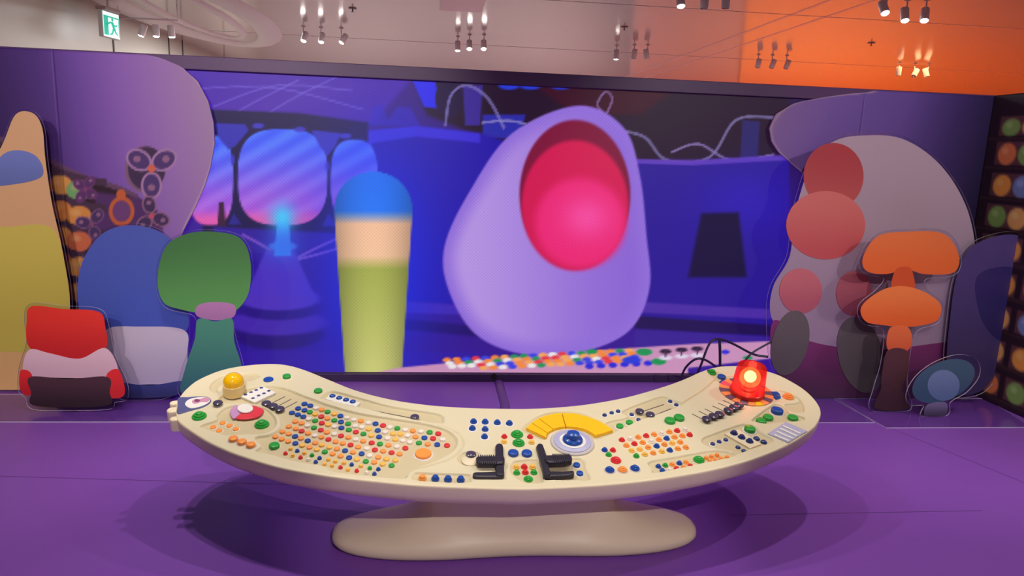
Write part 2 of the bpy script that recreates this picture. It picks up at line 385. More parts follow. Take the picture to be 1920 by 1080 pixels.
# pedestal with a light on it
p.poly([(400, 425), (680, 440), (680, 690), (400, 690)], (48, 24, 150), 8)
for L in (((455, 440), (500, 465), (530, 490)), ((660, 435), (600, 462), (560, 482)), ((680, 450), (620, 470), (560, 486))): p.line(L, 5, (150, 90, 210), 0.7)
p.ell(520, 625, 88, 30, (40, 20, 116), 8); p.ell(520, 605, 92, 24, (70, 40, 170), 8); p.ell(522, 578, 80, 22, (44, 24, 130), 6); p.ell(523, 560, 76, 22, (80, 50, 186), 6)
p.poly([(498, 470), (552, 470), (590, 555), (460, 555)], (78, 50, 190), 8); p.ell(530, 462, 26, 9, (70, 110, 220), 4)
p.poly([(520, 415), (542, 415), (546, 480), (514, 480)], (60, 130, 240), 4); p.glow(530, 408, 24, 26, (70, 210, 255), 1.0); p.glow(530, 460, 36, 30, (50, 110, 240), 0.6)
# floor of the picture and the steps
p.poly([(400, 660), (900, 660), (900, 700), (400, 700)], (52, 26, 156), 10); p.poly([(690, 560), (860, 572), (860, 590), (690, 584)], (74, 44, 186), 6, 0.8); p.poly([(700, 592), (900, 612), (900, 632), (700, 612)], (32, 14, 96), 8, 0.8)
# plain rounded colour forms in place of the figures
p.glow(700, 500, 110, 220, (18, 50, 255), 0.75)
def column(Xc, y0, y1, w0, w1, cols, soft=3):
    tt = np.clip((Y-y0)/(y1-y0), 0, 1); w = w0+(w1-w0)*tt
    yy = np.minimum(Y-y0, 0); cap = np.sqrt(np.clip(1-((y0+w0-Y)/w0).clip(0, 1)**2, 0, 1))
    d = w*cap-np.abs(X-Xc); m = sst(d/soft+0.5)*(Y > y0)*(Y < y1)
    C = np.zeros(X.shape+(3,)); ks = [k for k, _ in cols]
    for ch in range(3): C[..., ch] = np.interp(Y, ks, [c[ch] for _, c in cols])
    sh = (1-0.25*np.clip(np.abs(X-Xc)/np.maximum(w, 1), 0, 1)**2)[..., None]; m = m[..., None]; p.C = p.C*(1-m)+C*sh*m
column(700, 322, 720, 78, 52, [(322, (24, 110, 245)), (395, (30, 120, 250)), (420, (250, 196, 160)), (480, (250, 200, 160)), (505, (168, 176, 80)), (690, (206, 206, 120))])
E1 = catmull([(1085, 198), (1170, 240), (1200, 330), (1212, 440), (1218, 540), (1180, 620), (1090, 660), (980, 664), (890, 625), (840, 540), (834, 460), (880, 360), (960, 250)], 8)
p.poly(E1, (148, 112, 222), 5)
p.glow(900, 520, 70, 110, (196, 160, 232), 0.0)
mk = inpoly(X, Y, E1)
g = sst((X-840)/380)[..., None]*0.6; sh = np.where(mk[..., None], (1-g)*np.array([186, 152, 232])+g*np.array([112, 70, 206]), p.C)
dd = np.clip(dpoly(X, Y, E1)/40, 0, 1); kk = (sst(dd)*mk)[..., None]; p.C = p.C*(1-kk)+sh*kk
p.ell(1078, 365, 104, 140, (128, 20, 60), 6); p.ell(1078, 385, 100, 122, (214, 26, 84), 10); p.ell(1088, 418, 84, 84, (240, 40, 120), 26); p.glow(1100, 408, 46, 40, (255, 90, 180), 0.7)
# the strip of controls along the bottom edge of the picture
p.poly([(700, 700), (745, 690), (930, 672), (1100, 658), (1300, 645), (1440, 640), (1480, 640), (1480, 668), (1290, 690), (1290, 705), (700, 705)], (206, 148, 190), 4)
rn = random.Random(3)
cols = [(232, 60, 70), (250, 140, 60), (250, 140, 60), (60, 70, 230), (240, 236, 235), (40, 150, 90), (250, 170, 90)]
for i in range(20):
    x0 = 838+i*18; y0 = 672-(x0-838)*0.052
    for j in range(3+(i > 2)): p.ell(x0+j*5, y0+3+j*6, 8, 4.2, rn.choice(cols), 3)
for i in range(6): p.ell(1105+i*22, 687-i*1.2, 8, 5, (46, 44, 220), 3)
for (x, y, r) in ((1110, 659, 10), (1208, 660, 15), (1235, 678, 14), (1402, 671, 9)): p.ell(x, y, r, r*0.45, (30, 150, 84), 3)
for x, y in ((1248, 659), (1278, 656), (1307, 654)): p.ell(x, y+12, 13, 4, (226, 214, 236), 3); p.ell(x, y, 11, 4.5, (50, 30, 60), 3); p.line([(x, y), (x, y+10)], 3, (70, 50, 90), 1, False)
p.ell(1360, 660, 8, 4, (46, 44, 220), 3); p.ell(1185, 675, 18, 7, (44, 60, 220), 4)
me = grid_mesh('display', P3-np.array([0.8, WY, 0])); set_print(me, p.C)
M_led = attr_mat('led_picture', emit=0.92)
obj('display', me, M_led, scr)
o_ = (0.8, WY, 0)
def sb(name, a, b, m, bev=0.004): return obj(name, boxm(name, tuple(np.array(a)-o_), tuple(np.array(b)-o_), bev), m, scr)
sb('cabinet', (sx0, WY+0.002, 0.0), (4.05, WY+0.14, 2.17), M_bezel)
sb('bezel', (-4.4, WY-0.035, 2.09), (4.10, WY+0.0015, 2.175), M_bezel); sb('bezel', (sx0, WY-0.03, 0.0), (4.0, WY+0.0015, 0.058), mat('bezel_dark', (52, 30, 72), 0.45))
obj('cable_hole', extrude_xy('cable_hole', [(0.022*math.cos(a), 0.022*math.sin(a)) for a in np.linspace(0, 2*math.pi, 16, False)], 0, 0.004), mat('hole_black', (10, 8, 12), 0.8), scr, wallp(926, 706, WY-0.03)-np.array(o_)+np.array([0, 0.001, 0]), (math.pi/2, 0, 0))

# ---------------------------------------------------------------- printed scenic panels on both sides of the screen
PY = WY-0.055
def edge_by_z(pts):
    Q = np.array([wallp(x, y, PY) for x, y in pts]); o = np.argsort(Q[:, 2]); return Q[o, 2], Q[o, 0]
def board(name, xl, xr, nz, nx, painter, parent, base, z0=0.0, z1=2.165):
    zz = np.linspace(z0, z1, nz); uu = np.linspace(0, 1, nx)
    A = np.array([xl(z) for z in zz]); B = np.array([xr(z) for z in zz])
    PX = A[:, None]*(1-uu)+B[:, None]*uu
    P = np.stack([PX, np.full_like(PX, PY), np.repeat(zz[:, None], nx, 1)], -1)
    x, y = proj(P.reshape(-1, 3)); C = painter(x.reshape(PX.shape), y.reshape(PX.shape), P)
    me = grid_mesh(name, P-np.asarray(base)); set_print(me, C)
    o = obj(name, me, M_print, parent); s = o.modifiers.new('thickness', 'SOLIDIFY'); s.thickness = 0.02; s.offset = -1.0
    return o
M_print = attr_mat('matte_print', 0.5)
def paint_left(X, Y, P):
    p = Paint(X, Y)
    t = np.clip((X-0)/400, -0.5, 1)
    C = np.zeros(X.shape+(3,))
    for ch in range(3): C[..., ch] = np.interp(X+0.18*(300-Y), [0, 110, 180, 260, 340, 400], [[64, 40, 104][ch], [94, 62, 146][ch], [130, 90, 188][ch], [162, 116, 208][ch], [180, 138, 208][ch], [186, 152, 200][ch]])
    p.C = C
    p.line([(240, 90), (340, 122), (392, 190), (403, 270), (385, 345), (345, 430)], 7, (206, 176, 206), 0.9)
    # dark shelving under the sloping rim
    p.poly([(-900, 130), (-300, 205), (0, 262), (60, 285), (140, 325), (220, 352), (262, 372), (300, 400), (300, 470), (330, 480), (330, 900), (-900, 900)], (58, 36, 52), 4)
    p.line([(-900, 130), (-300, 205), (0, 262), (60, 285), (140, 325), (220, 352), (255, 368)], 10, (120, 84, 116), 0.9)
    p.poly([(180, 360), (262, 372), (300, 400), (320, 520), (170, 500)], (96, 58, 120), 8)
    for k in range(9):
        y0 = 300+k*48
        p.poly([(-900, y0-200), (-300, y0-70), (60, y0), (150, y0+28), (200, y0+36), (200, y0+50), (150, y0+44), (60, y0+18), (-300, y0-46), (-900, y0-170)], (84, 58, 84), 3)
        for i in range(-24, 4):
            x = 40+i*36; 
            if k == 0 and i < 0: continue
            yy = y0+(x-60)*(0.26 if x > 60 else 0.2)+34
            c = [(240, 160, 84), (236, 150, 76), (246, 172, 96), (228, 120, 84)][(i*7+k*3) % 4]
            if k == 0: c = [(130, 190, 120), (120, 130, 180), (240, 170, 90)][i % 3]
            p.ell(x, yy, 24, 19, c, 4); p.ell(x-6, yy-6, 9, 6, (255, 206, 140), 8, 0.5)
    # petal wheels
    def petals(cx, cy, r, n, rot, rim, fillc, hub):
        for k in range(n):
            a = rot+2*math.pi*k/n; x = cx+math.cos(a)*r*0.62; y = cy+math.sin(a)*r*0.72
            p.ell(x, y, r*0.58, r*0.45, rim, 2.5, rot=a); p.ell(x, y, r*0.48, r*0.35, fillc, 2.5, rot=a); p.ell(x+math.cos(a)*4, y+math.sin(a)*4, r*0.16, r*0.14, (170, 120, 160), 3)
        p.ell(cx, cy, r*0.17, r*0.17, hub, 2.5)
    p.ell(272, 318, 38, 44, (150, 110, 140), 3); p.ell(275, 316, 35, 41, (76, 54, 92), 3)
    petals(284, 316, 44, 3, math.pi/2, (196, 150, 200), (92, 66, 130), (240, 120, 96))
    p.ell(228, 396, 24, 28, (224, 112, 66), 3); p.ell(228, 396, 17, 20, (126, 76, 136), 3); p.ell(227, 365, 9, 10, (224, 112, 66), 3)
    petals(284, 405, 30, 3, 0.3, (170, 120, 150), (80, 56, 104), (220, 100, 120)); petals(172, 420, 26, 3, 1.2, (140, 96, 150), (86, 60, 110), (150, 90, 130)); petals(160, 355, 22, 4, 0.6, (130, 70, 130), (104, 60, 120), (150, 80, 130))
    return p.C
base = (-2.6, PY, 0)
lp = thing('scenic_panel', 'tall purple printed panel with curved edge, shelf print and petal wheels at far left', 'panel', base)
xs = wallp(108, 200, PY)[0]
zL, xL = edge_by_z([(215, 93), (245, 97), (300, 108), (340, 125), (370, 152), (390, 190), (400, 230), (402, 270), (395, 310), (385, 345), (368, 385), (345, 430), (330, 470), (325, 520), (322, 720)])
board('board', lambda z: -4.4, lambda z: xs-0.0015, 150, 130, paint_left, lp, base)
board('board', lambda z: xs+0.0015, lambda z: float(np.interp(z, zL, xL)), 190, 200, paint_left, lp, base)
def paint_right(X, Y, P):
    p = Paint(X, Y); C = np.zeros(X.shape+(3,))
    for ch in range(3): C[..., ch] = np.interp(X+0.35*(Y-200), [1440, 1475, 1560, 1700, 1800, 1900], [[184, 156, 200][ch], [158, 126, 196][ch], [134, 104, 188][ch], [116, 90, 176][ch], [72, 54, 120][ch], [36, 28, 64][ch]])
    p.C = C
    zL_, xL_ = zR, xR
    p.line([(1640, 170), (1540, 181), (1478, 198), (1445, 240), (1460, 285), (1507, 328)], 7, (200, 170, 198), 0.8)
    p.poly([(1500, 560), (1880, 560), (1880, 800), (1500, 800)], (52, 34, 70), 20)
    p.poly([(1490, 704), (1800, 704), (1800, 722), (1490, 722)], (150, 84, 70), 5)
    for i in range(12): p.ell(1510+i*30, 713, 13, 9, (190, 100, 70), 4)
    return p.C
zR, xR = edge_by_z([(1640, 172), (1590, 176), (1540, 183), (1490, 193), (1455, 214), (1443, 240), (1447, 265), (1460, 285), (1490, 312), (1515, 332), (1525, 360), (1528, 460), (1518, 600), (1508, 720)])
CX = 4.05
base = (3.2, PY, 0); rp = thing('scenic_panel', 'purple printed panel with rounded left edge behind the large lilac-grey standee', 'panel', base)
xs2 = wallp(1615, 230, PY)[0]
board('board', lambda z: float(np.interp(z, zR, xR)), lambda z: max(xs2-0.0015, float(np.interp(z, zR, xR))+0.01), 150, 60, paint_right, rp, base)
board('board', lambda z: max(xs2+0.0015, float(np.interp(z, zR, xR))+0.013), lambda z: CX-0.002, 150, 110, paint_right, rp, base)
# right side wall with its printed rack of coloured balls
zz = np.linspace(0, 2.17, 150); yy = np.linspace(0.6, PY-0.0, 330)
GY, GZ = np.meshgrid(yy, zz); P = np.stack([np.full_like(GY, CX), GY, GZ], -1)
p = Paint(GY, GZ); p.bg((50, 32, 46))
rn = random.Random(8)
rows = [0.06, 0.30, 0.54, 0.78, 1.02, 1.24, 1.46, 1.68, 1.88]
for ri, z0 in enumerate(rows):
    hgt = 0.165 if ri < 8 else 0.13
    for k in range(16):
        y0 = 4.86-k*0.42
        p.C[(GY < y0) & (GY > y0-0.37) & (GZ > z0) & (GZ < z0+hgt)] = (104, 64, 72)
        for q in range(2):
            c = rn.choice([(250, 170, 80), (250, 176, 84), (240, 140, 84), (140, 180, 96), (130, 150, 200), (246, 186, 110)])
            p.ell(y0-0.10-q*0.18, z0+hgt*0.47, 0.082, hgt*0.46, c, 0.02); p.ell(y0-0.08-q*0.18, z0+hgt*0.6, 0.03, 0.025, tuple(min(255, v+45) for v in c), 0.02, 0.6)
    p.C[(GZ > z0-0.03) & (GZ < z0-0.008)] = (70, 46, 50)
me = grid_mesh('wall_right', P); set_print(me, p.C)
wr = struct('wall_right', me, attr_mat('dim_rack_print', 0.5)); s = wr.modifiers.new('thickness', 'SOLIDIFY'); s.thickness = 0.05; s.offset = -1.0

# ---------------------------------------------------------------- cable cover on the floor
A = ground(934, 712.5); B = ground(946, 800)
v = []; f = []
for Q in ((A[0], WY-0.035), (A[0]-0.0, 4.5), (B[0]-0.12, 3.3)):
    for k in range(7):
        w = math.pi*k/6; v.append((Q[0]-math.cos(w)*0.032, Q[1], math.sin(w)*0.018))
for i in range(2):
    for k in range(6): f.append((i*7+k, i*7+k+1, (i+1)*7+k+1, (i+1)*7+k))
tag(obj('cable_cover', mesh('cable_cover', v, f, True), mat('purple_cable_cover', (96, 54, 132), 0.45)), 'purple cable cover strip running over the floor from the screen to the console', 'cable cover')

# ---------------------------------------------------------------- the console
TILT = math.radians(12); TN = np.array([0, -math.sin(TILT), math.cos(TILT)]); TY = np.array([0, math.cos(TILT), math.sin(TILT)])
T0 = wallp(938, 914, 2.5)
def tuv(x, y):
    q = onplane(x, y, T0, TN)-T0; return np.array([q[0], q @ TY])
def tw(u, v, h=0.0): return T0+np.array([u, 0, 0])+TY*v+TN*h
CB = np.array([0.387, 2.97, 0.0])
con = thing('control_console', 'cream crescent-shaped control console covered in coloured buttons on a bone-shaped foot', 'console', CB)
TROT = (TILT, 0, 0)
c1 = lambda x, y: (300+x/4.5, 660+y/4.5)
c2 = lambda x, y: (600+x/4.5, 700+y/4.5)
c3 = lambda x, y: (820+x/4.8, 720+y/4.8)
c4 = lambda x, y: (1100+x/4.174, 680+y/4.174)
back_px = [(333, 772), (334, 758), (340, 743), (354, 727), (376, 711), (418, 694), (465, 685.5), (513, 683), (545, 687), (577, 697), (611, 711), (667, 733), (733, 750), (800, 760), (867, 765), (933, 767), (1000, 767), (1060, 763.5), (1112, 757.5), (1174, 746), (1232, 730), (1280, 713.5), (1315, 698), (1340, 690), (1365, 687), (1400, 687.5), (1432, 695), (1462, 705), (1499, 725.5), (1521, 744), (1534, 762), (1536.5, 775)]
front_px = [(333, 772), (335, 784), (341, 791), (355, 802), (389, 824), (422, 840), (456, 853), (522, 873), (589, 886), (640, 893.5), (700, 900), (778, 907.5), (867, 912), (955, 914.4), (1007, 914), (1112, 908.5), (1196, 901), (1268, 891), (1340, 877.5), (1411, 858.5), (1477, 831), (1517, 805), (1530, 791), (1536.5, 775)]
bk = catmull([tuv(*q) for q in back_px], 8, False); ft = catmull([tuv(*q) for q in front_px], 8, False)
# recesses milled in the top, as outlines
def PX(fn, L): return [tuv(*fn(*q)) for q in L]
REC = []
def rec(P, depth=0.008, n=4): REC.append((catmull(P, n) if n else np.asarray(P), depth*1.5))
rec(PX(c1, [(650, 352), (740, 312), (860, 287), (960, 285), (1080, 312), (1230, 372), (1500, 467)])+PX(c2, [(400, 345), (700, 390), (900, 425), (1060, 470), (1140, 530), (1155, 590), (1110, 660), (960, 740), (830, 790), (740, 845), (700, 885), (400, 862), (100, 825)])+PX(c1, [(1400, 965), (1150, 920), (950, 865), (805, 835), (857, 790), (800, 720), (920, 695), (1000, 650), (1022, 600), (1000, 540), (940, 490), (860, 450), (700, 425), (560, 430), (480, 420), (540, 355)]))
rec(PX(c1, [(340, 622), (475, 572), (482, 530), (560, 465), (700, 440), (850, 455), (945, 515), (980, 585), (950, 645), (860, 688), (720, 690), (560, 700), (440, 665)]), 0.007)
rec(PX(c2, [(5, 205), (100, 148), (300, 195), (600, 275), (960, 332), (1035, 362), (1040, 398), (1000, 418), (700, 370), (400, 298), (35, 215)]), 0.007)
rec(PX(c1, [(420, 300), (440, 260), (500, 215), (560, 195), (700, 178), (790, 182), (840, 207), (760, 240), (560, 255), (500, 288), (480, 315), (495, 342), (450, 335)]), 0.006)
rec(PX(c2, [(783, 895), (790, 850), (825, 835), (1000, 842), (1250, 850), (1264, 872), (1258, 918), (1000, 915)]), 0.006)
rec(PX(c2, [(1270+108*math.cos(a), 718+62*math.sin(a)) for a in np.linspace(0, 2*math.pi, 14, False)]), 0.006)
rec(PX(c3, [(655, 760), (670, 715), (720, 687), (905, 682), (935, 780), (955, 850), (945, 885), (800, 885), (690, 820)]), 0.006)
rec(PX(c3, [(985, 672), (1150, 670), (1300, 672), (1335, 765), (1370, 858), (1230, 862), (1050, 860), (960, 845)]), 0.006)
rec(PX(c3, [(765, 415), (840, 330), (960, 268), (1120, 246), (1300, 262), (1450, 318), (1525, 358), (1620, 410), (1430, 500), (1330, 430), (1160, 400), (1010, 440), (960, 500)]), 0.006)
rec(PX(c4, [(285, 375), (540, 275), (620, 265), (670, 288), (752, 314), (700, 352), (430, 442), (260, 522), (130, 570), (150, 470), (322, 425)]), 0.006)
rec(PX(c4, [(905, 600), (940, 575), (1180, 490), (1240, 480), (1320, 500), (1360, 542), (1465, 610), (1310, 665), (1160, 718), (1140, 690), (1000, 665), (915, 632)]), 0.006)
rec(PX(c4, [(490, 775), (720, 732), (960, 690), (1070, 690), (1130, 705), (1150, 730), (850, 795), (545, 858), (515, 830)]), 0.006)
rec(PX(c4, [(1305, 437), (1450, 332), (1500, 325), (1560, 350), (1588, 392), (1697, 425), (1690, 452), (1550, 462), (1420, 475), (1312, 458)]), 0.006)
rec(PX(c4, [(1490, 212), (1600, 240), (1680, 300), (1702, 360), (1690, 388), (1600, 380), (1552, 326), (1640, 316), (1662, 288), (1560, 240)]), 0.005)
rec(PX(c4, [(942, 62), (985, 55), (1090, 98), (1150, 98), (1150, 118), (1060, 152), (1008, 128)]), 0.005)
rec(PX(c4, [(1005, 138), (900, 228), (752, 322), (742, 314), (895, 218), (998, 130)]), 0.004)
rec(PX(c2, [(1005, 428), (1080, 452), (1160, 495), (1212, 570), (1190, 650), (1100, 722), (980, 765), (830, 806), (826, 798), (980, 755), (1090, 712), (1178, 642), (1198, 572), (1150, 502), (1070, 460), (1000, 434)]), 0.004)
NU, NV = 780, 230
su = 0.5-0.5*np.cos(np.linspace(0, math.pi, NU)); su = 0.55*np.linspace(0, 1, NU)+0.45*su
def at(P, s):
    d = np.r_[0, np.cumsum(np.linalg.norm(np.diff(P, axis=0), axis=1))]; d /= d[-1]
    return np.stack([np.interp(s, d, P[:, k]) for k in (0, 1)], 1)
fA, bA = at(ft, su), at(bk, su); tv = np.linspace(0, 1, NV)
G = fA[None]*(1-tv[:, None, None])+bA[None]*tv[:, None, None]
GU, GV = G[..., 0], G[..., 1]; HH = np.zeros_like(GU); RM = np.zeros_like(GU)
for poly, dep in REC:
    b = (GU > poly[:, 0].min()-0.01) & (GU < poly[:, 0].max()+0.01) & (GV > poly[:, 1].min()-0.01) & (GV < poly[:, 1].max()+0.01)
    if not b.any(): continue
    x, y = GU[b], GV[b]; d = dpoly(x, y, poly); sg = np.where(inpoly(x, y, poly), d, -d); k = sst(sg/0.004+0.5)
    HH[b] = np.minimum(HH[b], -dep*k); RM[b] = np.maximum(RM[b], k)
# a soft rounded rim all round
outl = np.vstack([ft, bk[::-1][1:-1]])
TOPH = lambda P: P
P = T0+GU[..., None]*np.array([1.0, 0, 0])+GV[..., None]*TY+HH[..., None]*TN
me = grid_mesh('worktop', P-CB); me.shade_smooth()
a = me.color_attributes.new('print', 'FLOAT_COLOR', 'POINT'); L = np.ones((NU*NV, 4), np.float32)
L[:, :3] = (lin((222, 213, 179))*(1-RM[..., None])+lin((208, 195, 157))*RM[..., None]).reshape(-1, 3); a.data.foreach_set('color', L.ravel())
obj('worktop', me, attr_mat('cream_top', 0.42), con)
# apron: the rounded rim and side below the worktop
O = resample(outl, 420, True)
lv = [(0.0, 0.0), (0.004, -0.001), (0.007, -0.005), (0.008, -0.012), (0.006, -0.05), (0.0, -0.072), (-0.016, -0.092), (-0.045, -0.104), (-0.09, -0.108)]
v = []; f = []; n = len(O)
for d, h in lv:
    Q = offset2(O, d) if d else O
    if d < -0.03:
        Q = offset2(offset2(offset2(O, d/3), d/3), d/3)
    v += [tw(q[0], q[1], h)-CB for q in Q]
for k in range(len(lv)-1):
    for i in range(n): j = (i+1) % n; f.append((k*n+i, k*n+j, (k+1)*n+j, (k+1)*n+i))
f.append(tuple((len(lv)-1)*n+i for i in range(n))[::-1])
me = mesh('apron', v, f, True)
if True:
    bm = bmesh.new(); bm.from_mesh(me); bmesh.ops.recalc_face_normals(bm, faces=bm.faces[:]); bm.to_mesh(me); bm.free()
obj('apron', me, M_cream, con)
# pedestal: bone-shaped foot sweeping up into a neck
secs = [(0.0, .760, .222), (.008, .778, .236), (.024, .792, .243), (.045, .790, .240), (.062, .768, .230), (.076, .72, .218), (.090, .65, .206), (.105, .575, .196), (.122, .51, .188), (.145, .455, .182), (.175, .42, .178), (.22, .40, .176), (.27, .395, .176), (.31, .405, .180), (.345, .44, .195), (.375, .50, .215), (.40, .57, .235)]
v = []; f = []; N = 120
for (h, a_, b_) in secs:
    pin = 0.19*max(0, 1-h/0.2)
    for i in range(N):
        w = 2*math.pi*i/N; c, s_ = math.cos(w), math.sin(w)
        x = a_*math.copysign(abs(c)**0.85, c); y = (b_*s_*(0.66+1.6*min(h, 0.2)) if s_ > 0 else -b_*abs(s_)**0.6*(1-pin*math.exp(-(x/0.36)**2)))
        v.append((x, y-0.085, h))
for k in range(len(secs)-1):
    for i in range(N): j = (i+1) % N; f.append((k*N+i, k*N+j, (k+1)*N+j, (k+1)*N+i))
f.append(tuple(range(N))[::-1]); f.append(tuple((len(secs)-1)*N+i for i in range(N)))
obj('pedestal', mesh('pedestal', v, f, True), M_cream, con)

# button shapes (unit radius, shared by all copies)
BM = {'cap': [(1, 0), (1, .42), (.93, .58), (.78, .66), (0, .68)], 'tier': [(1, 0), (1, .34), (.9, .46), (.66, .48), (.66, .84), (.56, .96), (0, 1.0)],
      'dome': [(1, 0), (1, .2), (.9, .5), (.62, .75), (.3, .86), (0, .9)], 'flat': [(1, 0), (1, .2), (.93, .28), (.7, .3), (0, .3)],
      'tall': [(1, 0), (1.05, .45), (.95, .62), (.78, .66), (.78, 1.1), (.68, 1.24), (0, 1.28)], 'oval': [(.3, 0), (.3, .35), (.86, .42), (1, .6), (.92, .82), (.6, .98), (0, 1.04)],
      'step': [(1, 0), (1, .22), (.92, .32), (.72, .33), (.72, .5), (.64, .58), (.42, .59), (.42, .74), (.34, .8), (0, .82)]}
PROF = {k: v for k, v in BM.items()}
MC = {}
def bmesh_for(style, key, m):
    k = (style, key)
    if k not in MC:
        MC[k] = lathe('button', PROF[style], 16 if style != 'flat' else 20); MC[k].materials.append(m)
    return MC[k]
ringm = {}
def ring_for(key, m):
    if key not in ringm:
        ringm[key] = lathe('collar', [(1, -0.3), (1, .16), (.94, .24), (.7, .24)], 18); ringm[key].materials.append(m)
    return ringm[key]
pxm = lambda x, y: np.linalg.norm(tuv(x+0.5, y)-tuv(x-0.5, y))       # metres per pixel on the top
def hat(u, v):
    h = 0.0
    for poly, dep in REC:
        if inpoly(np.array([u]), np.array([v]), poly)[0]: h = min(h, -dep)
    return h
def button(px, rpx, col, style='cap', collar=None, cr=1.3, dz=0.0, name='button', yoff=0.0):
    u, v = tuv(px[0], px[1]+yoff); r = rpx*pxm(*px); h = hat(u, v)-0.001+dz
    hc = 0.0
    if collar: hc = 0.24*r*cr*0.55
    o = obj(name, bmesh_for(style, col, BUT[col]), None, con, tw(u, v, h+hc)-CB, TROT, r)
    if collar:
        cm = {'i': M_collar, 'w': M_wcollar, 'g': M_gcollar}[collar]
        obj('collar', ring_for(collar, cm), None, o, (0, 0, -hc/r), None, (cr, cr, cr*0.55))
    return o
# the big keypad, transcribed row by row (cA, cB, cC are the enlargements it was read from)
cA = lambda x, y: (500+x/6.75, 740+y/6.75)
cB = lambda x, y: (620+x/7.2, 750+y/7.2)
cC = lambda x, y: (720+x/7.71, 770+y/7.71)
def lst(s): return [(q[0], float(q[1:].split(',')[0]), float(q[1:].split(',')[1])) for q in s.split()]
KA = 'b477,88 b550,110 w622,140 o695,162 g770,188 y852,215 b933,240 w1015,262 b397,145 b478,168 g545,192 y612,218 r690,248 o768,272 g855,295 b940,315 g1030,338 b318,200 b393,223 b462,250 w532,278 g612,300 r697,330 y778,350 w857,375 b945,390 g1040,415 o360,310 o440,332 w515,362 g598,388 r685,418 o762,445 w855,468 r940,490 o1035,510 o280,373 o368,400 r442,430 o522,458 w608,487 o692,507 r780,535 o872,565 o962,585 r1062,605 o200,438 o280,465 b358,497 o433,522 b518,552 o615,580 y698,605 y793,635 o890,655 b992,677 o110,502 o190,532 o270,560 b362,585 y450,610 o540,635 y633,662 g735,692 o833,718 o935,745 b1043,765'
KB = 'w312,235 o407,252 w508,277 b605,288 r707,312 w800,335 g898,350 w1008,370 o1110,385 w328,318 w420,335 y515,360 b635,380 w735,402 y843,422 y940,430 w1040,450 o1145,465 r340,400 g442,425 y548,445 b653,465 w765,485 y873,500 w973,517 w1068,537 w338,500 o440,522 r553,545 g665,560 o780,577 w893,597 r1008,617 o370,600 w487,622 r597,640 o708,657 r822,677 o930,695 o303,672 b418,692 w525,717 o640,737 y755,762 y875,780 y355,767 g475,795 o588,807 y703,830 g823,850'
KC = 'w537,268 g660,278 r785,298 b585,358 r710,368 w848,382 g505,432 o633,450 b770,455 r912,468'
for fn, L in ((cA, KA), (cB, KB), (cC, KC)):
    for c, x, y in lst(L): button(fn(x, y), 5.8, c, 'cap', 'i', 1.12, name='keypad_button', yoff=1.6)
SA = 'y300,648 r237,705 b385,672 y325,730 y475,700 r427,755 g572,727 w525,783 b668,762 b620,812 y780,782 y868,805 y730,840 y825,858 y980,825 b1075,845 r933,880 y1027,908'
SB = 'y407,850 r352,912 g528,877 w485,940 b643,890 b590,953'
for fn, L in ((cA, SA), (cB, SB)):
    for c, x, y in lst(L): button(fn(x, y), 4.3, c, 'tall', name='small_button', yoff=2.6)
button(cC(567, 595), 15.6, 'o', 'flat', 'w', 1.2, name='large_button', yoff=2)
for c, x, y in lst('o557,950 b743,955 b925,965 b1110,970'): button(cC(x, y), 7.4, c, 'tall', name='button', yoff=2)
# left end
button(c1(332, 548), 13.8, 'g', 'step'); button(c1(858, 600), 14, 'g', 'step'); button(c1(963, 785), 10.2, 'g', 'cap', 'i', 1.18)
button(c1(915, 235), 9.5, 'b', 'flat'); button(c1(1070, 218), 7.8, 'g', 'cap', 'i', 1.45); button(c1(1335, 335), 8, 'g', 'cap')
for x, y in ((527, 585), (447, 620), (585, 608), (497, 650), (638, 636)): button(c1(x, y), 6, 'o', 'flat', 'i', 1.32)
for x, y in ((620, 745), (693, 770), (767, 795)): button(c1(x, y), 8.8, 'o', 'cap', 'g', 1.2)
button(c1(490, 450), 9.4, 'd', 'oval', name='knob')
def plate(name, P, h0, h1, m, parent=con, bev=0.001, n=0, base_uv=None):
    P = np.array(P); P = catmull(P, n) if n else P; c = P.mean(0)
    return obj(name, extrude_xy(name, P-c, h0, h1, bev), m, parent, tw(c[0], c[1], 0)-CB, TROT)
plate('button_plate', PX(c1, [(680, 372), (862, 285), (978, 340), (800, 425)]), -0.01, 0.000, M_white)
for x, y in ((722, 355), (768, 335), (812, 317), (855, 297), (785, 385), (832, 363), (877, 345), (918, 323)): button(c1(x, y), 4.4, 'n', 'dome', dz=0.007, yoff=1)
plate('button_plate', PX(c1, [(1395, 395), (1440, 350), (1692, 425), (1645, 465)]), -0.01, 0.0, M_white)
for x, y in ((1455, 365), (1512, 382), (1570, 398), (1627, 413)): button(c1(x, y), 6.3, 'b', 'dome', dz=0.007, yoff=1.5)
def slot(fn, a, b, wpx=1.7):
    A, B = tuv(*fn(*a)), tuv(*fn(*b)); d = (B-A)/np.linalg.norm(B-A); nn = np.array([-d[1], d[0]])*wpx*0.5*pxm(*fn(*a)); c = (A+B)/2; h = hat(*c)
    return obj('lever_slot', extrude_xy('lever_slot', [A-nn-c, B-nn-c, B+nn-c, A+nn-c], -0.004, 0.0012), M_slot, con, tw(c[0], c[1], h)-CB, TROT)
def lever(fn, knob, a, b, r, col='d'):
    slot(fn, a, b); button(fn(*knob), r, col, 'oval', name='lever_knob', yoff=2)
lever(c1, (897, 425), (930, 418), (1052, 358), 9.4); lever(c1, (953, 447), (985, 442), (1105, 380), 9.4); lever(c1, (1010, 472), (1040, 462), (1157, 400), 9.4)
lever(c2, (800, 360), (430, 295), (790, 364), 8.6)
